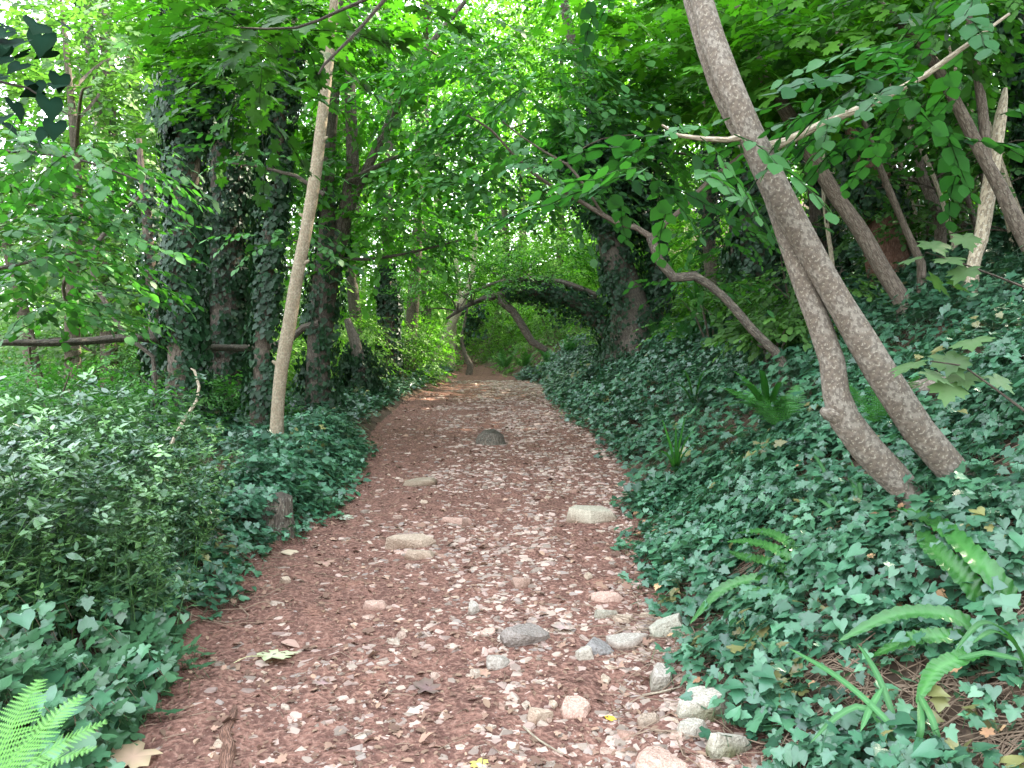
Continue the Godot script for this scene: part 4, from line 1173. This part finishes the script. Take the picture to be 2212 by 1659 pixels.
	strap_plant("tongue_fern", "cluster of rippled strap fronds in the middle of the right ivy", "fern", ground_at(1745, 1240), [[[1745, 1230, 0.05], [1705, 1175, 0.14], [1650, 1150, 0.17], [1590, 1152, 0.16]], [[1740, 1235, 0.06], [1680, 1190, 0.15], [1620, 1172, 0.18], [1570, 1170, 0.17]], [[1720, 1245, 0.07], [1660, 1215, 0.14], [1610, 1205, 0.15], [1572, 1190, 0.14]], [[1720, 1262, 0.06], [1640, 1250, 0.13], [1560, 1275, 0.14], [1490, 1348, 0.1]], [[1730, 1268, 0.05], [1670, 1275, 0.1], [1600, 1290, 0.1], [1575, 1300, 0.08]]], 0.03, 0.22, M.tongue, tg * 0.9, "frond")
	strap_plant("tongue_fern", "bright rippled strap frond arching over the lower right ivy", "fern", ground_at(2140, 1380), [[[2140, 1385, 0.05], [2050, 1330, 0.13], [1930, 1330, 0.16], [1812, 1385, 0.12]], [[2130, 1390, 0.04], [2040, 1375, 0.08], [1960, 1385, 0.08], [1880, 1420, 0.06]], [[2130, 1400, 0.05], [2080, 1420, 0.09], [2020, 1450, 0.1], [1980, 1520, 0.07]]], 0.03, 0.2, M.tongue, tg * 1.1, "frond")
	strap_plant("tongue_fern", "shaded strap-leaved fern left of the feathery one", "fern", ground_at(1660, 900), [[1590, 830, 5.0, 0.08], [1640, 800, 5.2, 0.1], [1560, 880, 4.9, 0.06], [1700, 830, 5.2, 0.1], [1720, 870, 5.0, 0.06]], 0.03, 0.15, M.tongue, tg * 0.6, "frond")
	strap_plant("tongue_fern", "far tuft of strap fronds under the crooked tree's bend", "fern", ground_at(1510, 690), [[1470, 625, 12.2, 0.2], [1500, 610, 12.4, 0.2], [1540, 625, 12.2, 0.2], [1450, 660, 12.0, 0.15], [1560, 655, 12.0, 0.15]], 0.05, 0.15, M.tongue, tg * 0.8, "frond")
	var sw := Color(0.055, 0.17, 0.055)
	strap_plant("iris_tuft", "tuft of narrow arching blades below the left foot of the twin stems", "plant", ground_at(1830, 1150), [[[1822, 1142, 0.03], [1800, 1070, 0.14], [1766, 993, 0.18], [1723, 959, 0.1]], [[1826, 1138, 0.03], [1792, 1095, 0.14], [1749, 1078, 0.17], [1668, 1108, 0.1]], [[1834, 1140, 0.04], [1826, 1070, 0.14], [1813, 1019, 0.2]], [[1842, 1140, 0.04], [1858, 1057, 0.17], [1839, 997, 0.2]], [[1838, 1140, 0.04], [1848, 1060, 0.15], [1830, 1030, 0.18]]], 0.012, 0.0, M.fern, sw, "blade")
	strap_plant("iris_tuft", "broad-bladed tuft in the bottom right corner", "plant", ground_at(1965, 1640), [[[1971, 1630, 0.03], [1907, 1548, 0.12], [1809, 1463, 0.16], [1702, 1399, 0.12]], [[1950, 1610, 0.05], [1907, 1484, 0.16], [1873, 1420, 0.2], [1851, 1390, 0.2]], [[1907, 1484, 0.16], [1881, 1527, 0.15], [1858, 1582, 0.1]], [[1954, 1633, 0.04], [1873, 1531, 0.14], [1809, 1548, 0.14], [1749, 1607, 0.08]], [[1985, 1500, 0.12], [2014, 1556, 0.12], [2043, 1658, 0.06]], [[1975, 1640, 0.04], [1990, 1570, 0.1], [1985, 1500, 0.12]], [[2060, 1424, 0.1], [2129, 1411, 0.14], [2211, 1428, 0.12]]], 0.0105, 0.0, M.fern, sw * 1.15, "blade")
	strap_plant("iris_tuft", "upright thin blades where the ivy meets the path's right edge", "plant", ground_at(1460, 1010), [[1430, 905, 5.3, 0.02], [1460, 920, 5.3, 0.02], [1500, 930, 5.3, 0.05], [1405, 990, 5.1, 0.08], [1520, 960, 5.2, 0.06], [1480, 900, 5.5, 0.02]], 0.011, 0.0, M.fern, sw, "blade")
	strap_plant("iris_tuft", "second tuft of long blades on the verge, just above the thin-bladed one", "plant", ground_at(1500, 870), [[1420, 850, 6.6, 0.15], [1470, 800, 6.9, 0.1], [1530, 800, 6.9, 0.1], [1560, 850, 6.6, 0.12]], 0.012, 0.0, M.fern, sw * 0.8, "blade")
	strap_plant("iris_tuft", "tuft with drooping tips right of the frond in the lower right", "plant", ground_at(2230, 1450), [[2060, 1410, 1.9, 0.1], [2100, 1390, 1.95, 0.06], [2260, 1350, 1.9, 0.1]], 0.014, 0.0, M.fern, sw, "blade")
	# yellowing maple saplings over the right bank
	var pale := Color(0.11, 0.2, 0.075)
	for t in [["maple_sapling", "sapling with pale yellow-edged leaves hanging right of the twin stems", [[2040, 770], [1975, 785], [2065, 775], [2000, 805], [2080, 810], [2050, 830], [2145, 815], [2100, 735]], 3.4, [[2230, 900, 7], [2150, 840, 5], [2080, 790, 4], [2010, 780, 3]]], ["maple_sapling", "sapling leaves pale at their rims, uppermost at the right edge", [[1970, 560], [2010, 600], [2050, 610], [2090, 580], [2080, 510], [2010, 525], [2040, 560]], 4.2, [[2260, 640, 7], [2160, 600, 5], [2080, 570, 4], [2000, 545, 3]]]]:
		var ms := thing(t[0], pix(t[4][0][0], t[4][0][1], t[3]), t[1], "sapling")
		limb("stem", ms, t[4], t[3], M.bark_brown, 5)
		for q in t[2]:
			var mb := MB.new()
			fan_leaf(mb, turned(rng.randf_range(-1.2, 1.2), rng.randf_range(0.25, 0.85), rng.randf_range(-0.3, 0.3), Vector3.ZERO, rng.randf_range(0.1, 0.15)), MAPLE, Vector2(0, 0.2), 0.08, 0.12, pale * rng.randf_range(0.7, 1.2), 1.05)
			part("leaf", mb.mesh(M.leaf), ms, pix(q[0], q[1], t[3] * rng.randf_range(0.97, 1.03)) - ms.position)

func build_path_things() -> void:
	# loose stone by size: labelled ones, then nameless ones lying in the path, then gravel
	var beige := Color(0.43, 0.345, 0.27)
	var grey := Color(0.38, 0.35, 0.31)
	var pink := Color(0.46, 0.325, 0.27)
	var white := Color(0.43, 0.405, 0.35)
	for s in [
		["large flat grey-beige slab at the right of the path", 1280, 1110, 96, 56, Color(0.44, 0.41, 0.33), 0.4],
		["pinkish flat stone in the middle of the path, left of the large slab", 990, 1124, 60, 26, pink, 0.2],
		["long beige layered stone on the left half of the path", 888, 1168, 90, 44, beige, 0.1],
		["broken layered stone just below the long beige one", 905, 1196, 68, 36, beige, 0.7],
		["flat weathered stone by a dark twig, high on the path's left half", 912, 1040, 64, 28, Color(0.3, 0.25, 0.19), 0.2],
		["smooth dark-grey boulder top sunk in the soil", 1130, 1368, 100, 56, Color(0.26, 0.23, 0.21), 0.3],
		["rounded slate-grey stone behind the pale triangular one", 1292, 1392, 60, 50, Color(0.23, 0.22, 0.215), 0.5],
		["pale triangular stone leaning on the slate-grey one", 1262, 1410, 46, 42, white, 0.9],
		["long flat grey slab right of the slate-grey stone", 1350, 1384, 92, 30, grey, 0.1],
		["whitish rock with moss half under the ivy edge", 1446, 1352, 96, 66, Color(0.4, 0.39, 0.33), 0.3],
		["grey rock below the mossy whitish one", 1432, 1460, 74, 60, grey, 1.1],
		["largest white rock at the lower right edge, moss on its flank", 1515, 1520, 124, 84, white, 0.2],
		["white cracked rock under the largest white one", 1490, 1572, 80, 60, white, 0.8],
		["pale wedge of rock with a mossy top in the lower right", 1572, 1604, 112, 78, white, 0.5],
		["reddish squarish stone in mid path", 1130, 1256, 46, 34, Color(0.38, 0.27, 0.22), 0.5],
		["thin pale stone lying across the right side of the path", 1302, 1288, 76, 26, pink, 0.05],
		["greenish-grey flat stone above the slate-grey one", 1308, 1326, 66, 32, Color(0.3, 0.29, 0.24), 0.4],
		["small wedge stone at the right end of the greenish-grey one", 1346, 1336, 44, 22, beige, 0.2],
		["beige stone split in layers near the bottom of the path", 1160, 1545, 60, 54, beige, 0.3],
		["pink angular stone right of the split layered one", 1240, 1524, 74, 38, pink, 0.6],
		["pale stone alone on the bare soil of the left half", 808, 1306, 48, 32, pink, 0.2],
		["grey lumpy stone in the lower middle of the path", 1076, 1424, 50, 44, grey, 0.9],
		["brown stone beside the white cracked rock", 1398, 1556, 56, 38, Color(0.3, 0.24, 0.19), 0.3],
		["upright dark wedge stone in mid path", 1022, 1312, 36, 40, grey, 1.2],
		["small tan stone standing on the bare left soil", 618, 1254, 24, 26, beige, 0.4],
		["pale crumbly stone at the bottom edge", 1440, 1640, 110, 46, pink, 0.2],
		["round pinkish stone left of the sunk boulder", 1058, 1362, 32, 30, pink, 0.1],
		["narrow sliver of stone touching the sunk boulder", 1100, 1376, 46, 18, white, 2.6]]:
		stone_thing(s[0], s[1], s[2], s[3], s[4], s[5], s[6])
	var mats := []
	for c in [pink, beige, Color(0.27, 0.22, 0.185), Color(0.42, 0.35, 0.29), Color(0.34, 0.22, 0.175), Color(0.38, 0.28, 0.23)]:
		var m: StandardMaterial3D = M.stone.duplicate()
		m.albedo_color = c.linear_to_srgb()
		mats.append(m)
	var shapes := []
	for k in 9:
		shapes.append(chip_mesh(null, 6, rng.randf_range(0.2, 0.38)))
	for k in 265:
		var d := 2.7 + 9.5 * pow(rng.randf(), 1.6)
		var x := lerpf(along(PL, d) + 0.2, along(PR, d) - 0.02, pow(rng.randf(), 0.62))
		var s := (rng.randf_range(0.014, 0.03) + 0.03 * pow(rng.randf(), 4.0)) * (1.0 + d * 0.05)
		var o := part("stone", shapes[rng.randi() % 9], path, on_ground(x, -d, s * 0.1))
		o.material_override = mats[rng.randi() % 6]
		o.basis = Basis(Vector3.UP, rng.randf() * TAU) * Basis(Vector3.RIGHT, rng.randfn() * 0.2) * Basis.from_scale(Vector3(s, s, s))
	var peb := []
	for k in 5:
		var sc := Scatter.new()
		peb.append(sc)
	var n := 0
	while n < 30000:
		var d := 2.4 + 24.0 * pow(rng.randf(), 2.1)
		var f := rng.randf()
		var x := lerpf(along(PL, d), along(PR, d) + 0.06, f)
		var dens := smoothstep(-0.9, 0.35, nclump.get_noise_2d(x * 18.0, d * 9.0)) * (0.1 + 0.9 * smoothstep(0.12, 0.6, f + nclump.get_noise_2d(x * 7.0 + 50.0, d * 7.0) * 0.3))
		if rng.randf() > dens:
			continue
		var s := rng.randf_range(0.004, 0.011) + 0.03 * pow(rng.randf(), 4.0)
		s *= 1.0 + d * 0.07
		var c := pink.lerp(beige, rng.randf()) * rng.randf_range(0.38, 0.95)
		if rng.randf() < 0.12:
			c = Color(0.24, 0.195, 0.165) * rng.randf_range(0.7, 1.2)
		peb[n % 5].add(Basis(Vector3.UP, rng.randf() * TAU) * Basis(Vector3.RIGHT, rng.randfn() * 0.25) * Basis.from_scale(Vector3(s, s, s)), on_ground(x, -d, 0.004 - s * 0.08), c)
		n += 1
	for k in 5:
		var gm := many("gravel", chip_mesh(M.rock, 5, rng.randf_range(0.14, 0.3)), peb[k], path)
	# dry leaf crumbs and twigs strewn over path and verge
	var crumbs := [Scatter.new(), Scatter.new()]
	for k in 8000:
		var d := 2.4 + 18.0 * pow(rng.randf(), 1.6)
		var x := lerpf(along(PL, d) - 0.15, along(PR, d) + 0.25, rng.randf())
		var s := (rng.randf_range(0.008, 0.024) + 0.03 * pow(rng.randf(), 4.0)) * (1.0 + d * 0.04)
		var c := Color(0.13, 0.08, 0.055).lerp(Color(0.3, 0.2, 0.135), rng.randf()) * rng.randf_range(0.6, 1.2)
		crumbs[0 if k % 5 else 1].add(Basis(Vector3.UP, rng.randf() * TAU) * Basis(Vector3.RIGHT, rng.randfn() * 0.35) * Basis(Vector3.BACK, rng.randfn() * 0.35) * Basis.from_scale(Vector3(s, s, s)), on_ground(x, -d, 0.014), c)
	var mb := MB.new()
	ovate(mb, Transform3D.IDENTITY, 0.5, 0.4, 0.3, Color.WHITE)
	many("leaf_litter", mb.mesh(M.litter), crumbs[0], path)
	mb = MB.new()
	fan_leaf(mb, Transform3D.IDENTITY, MAPLE, Vector2(0, 0.2), 0.5, 0.3, Color.WHITE, 0.9)
	many("leaf_litter", mb.mesh(M.litter), crumbs[1], path)
	mb = MB.new()
	for k in 420:
		var d := 2.5 + 9.0 * pow(rng.randf(), 1.5)
		var x := lerpf(along(PL, d) - 0.1, along(PR, d) + 0.2, rng.randf())
		var ang := rng.randf() * TAU
		var l := rng.randf_range(0.03, 0.14)
		var a := on_ground(x, -d, 0.014)
		var b := on_ground(x + cos(ang) * l, -d + sin(ang) * l, 0.016)
		stalk(mb, a, (a + b) * 0.5 + Vector3(rng.randfn() * 0.006, 0.004, 0), 0.0022, Color.WHITE)
		stalk(mb, (a + b) * 0.5 + Vector3(0, 0.003, 0), b, 0.0018, Color.WHITE)
	part("twig", mb.mesh(M.vine), path, Vector3.ZERO, "stuff")
	# single fallen leaves
	leaf_on_path("pale green maple leaf with a long stalk on bare red soil", "maple", 572, 1428, 92, Color(0.42, 0.47, 0.26), 2.2, 0.06, 0.02, 0.16)
	leaf_on_path("large tan maple leaf at the bottom left edge", "maple", 310, 1640, 120, Color(0.45, 0.35, 0.21), -0.6, 0.1, 0.03)
	leaf_on_path("bright yellow leaf in the lower right of the path", "oval", 1306, 1554, 32, Color(0.6, 0.42, 0.05), 1.2, 0.1)
	leaf_on_path("yellow-green scrap of leaf at the bottom of the path", "maple", 1030, 1652, 40, Color(0.45, 0.42, 0.1), 0.6, 0.1)
	leaf_on_path("curled dark brown maple leaf in the lower middle", "maple", 908, 1496, 78, Color(0.15, 0.11, 0.085), 1.9, 0.35)
	leaf_on_path("greyish green leaf beside the hollow under the left ivy", "maple", 735, 1122, 44, Color(0.35, 0.4, 0.28), 1.4, 0.2)
	leaf_on_path("buff leaf lying below the ivy-grown stump", "oval", 606, 1196, 56, Color(0.42, 0.35, 0.24), 1.5, 0.2)
	leaf_on_path("crumpled brown leaf on bare soil left of the path's middle", "maple", 702, 1218, 36, Color(0.28, 0.19, 0.13), 0.4, 0.4)
	leaf_on_path("curled pinkish-brown leaf above the pale green one", "oval", 608, 1392, 46, Color(0.33, 0.22, 0.17), 1.3, 0.4)
	leaf_on_path("orange leaf by the right verge beyond the large slab", "maple", 1352, 1084, 18, Color(0.5, 0.22, 0.09), 0.2, 0.3)
	leaf_on_path("dry grey-brown leaf next to the sunk boulder", "maple", 1206, 1364, 56, Color(0.33, 0.27, 0.21), 2.0, 0.35)
	leaf_on_path("crumpled leaf left of the crumbly bottom stone", "maple", 690, 1478, 54, Color(0.27, 0.2, 0.16), 0.9, 0.45)
	# a root breaking through the soil, sticks, stumps, a log
	var o := thing("root", ground_at(495, 1580), "knobbly reddish root breaking through the soil at the bottom left", "root")
	var s := []
	var r := []
	for q in [[508, 1530, 14], [500, 1560, 22], [486, 1590, 26], [494, 1620, 28], [488, 1660, 26], [492, 1700, 20]]:
		var g := ground_at(q[0], q[1])
		s.append(g + Vector3(0, 0.006, 0) - o.position)
		r.append(q[2] * K * 3.0 / F * 0.5)
	var sp := spline(s, r, 0.03)
	mb = MB.new()
	tube(mb, sp[0], sp[1], 9, 0.3)
	part("wood", mb.mesh(M.bark_red), o)
	for t in [["bleached straight stick pointing at the largest white rock", [[1388, 1512], [1440, 1502], [1480, 1490]], 0.005], ["thin pale stick at the ivy edge beside the mossy rock", [[1380, 1382], [1420, 1380], [1470, 1378]], 0.004], ["bent brown twig forking at the bottom centre", [[1130, 1580], [1165, 1610], [1215, 1640]], 0.004], ["pale dead stick lying across the far verge", [[1180, 822], [1230, 815], [1290, 805]], 0.012]]:
		var g0 := ground_at(t[1][0][0], t[1][0][1])
		o = thing("stick", g0, t[0], "stick")
		var pp := []
		for q in t[1]:
			pp.append(ground_at(q[0], q[1]) + Vector3(0, 0.02, 0) - g0)
		sp = spline(pp, [t[2], t[2], t[2] * 0.6], 0.05)
		mb = MB.new()
		tube(mb, sp[0], sp[1], 6, 0.2)
		part("wood", mb.mesh(M.bark_pale), o)
	for t in [["stump", "dark rotten stump under ivy at the path's left lip", 598, 1150, 62, 80, M.bark_dark], ["stump", "worn brown stump sticking up in the middle of the path", 1060, 958, 58, 24, M.bark_dark]]:
		var g := ground_at(t[2], t[3])
		var dd := -(cam_basis.inverse() * (g - EYE)).z
		var u: float = K * dd / F
		o = thing(t[0], g, t[1], "stump")
		mb = MB.new()
		var hh: float = t[5] * u
		var w: float = t[4] * u * 0.5
		var q := spline([Vector3(0, -0.1, 0), Vector3(0, hh * 0.2, 0), Vector3(0.02, hh * 0.7, 0), Vector3(0.03, hh, 0)], [w * 1.5, w * 1.15, w * 0.85, w * 0.7], 0.03)
		tube(mb, q[0], q[1], 16, 0.5)
		part("wood", mb.mesh(t[6]), o)
	o = thing("fallen_log", ground_at(1990, 868), "weathered grey log lying in the ivy behind the twin stems", "log")
	s = []
	for q in [[1900, 874], [1960, 864], [2020, 856], [2075, 850]]:
		s.append(ground_at(q[0], q[1]) + Vector3(0, 0.06, 0) - o.position)
	sp = spline(s, [0.05, 0.075, 0.07, 0.05], 0.1)
	mb = MB.new()
	tube(mb, sp[0], sp[1], 12, 0.3)
	part("wood", mb.mesh(M.bark_grey), o)
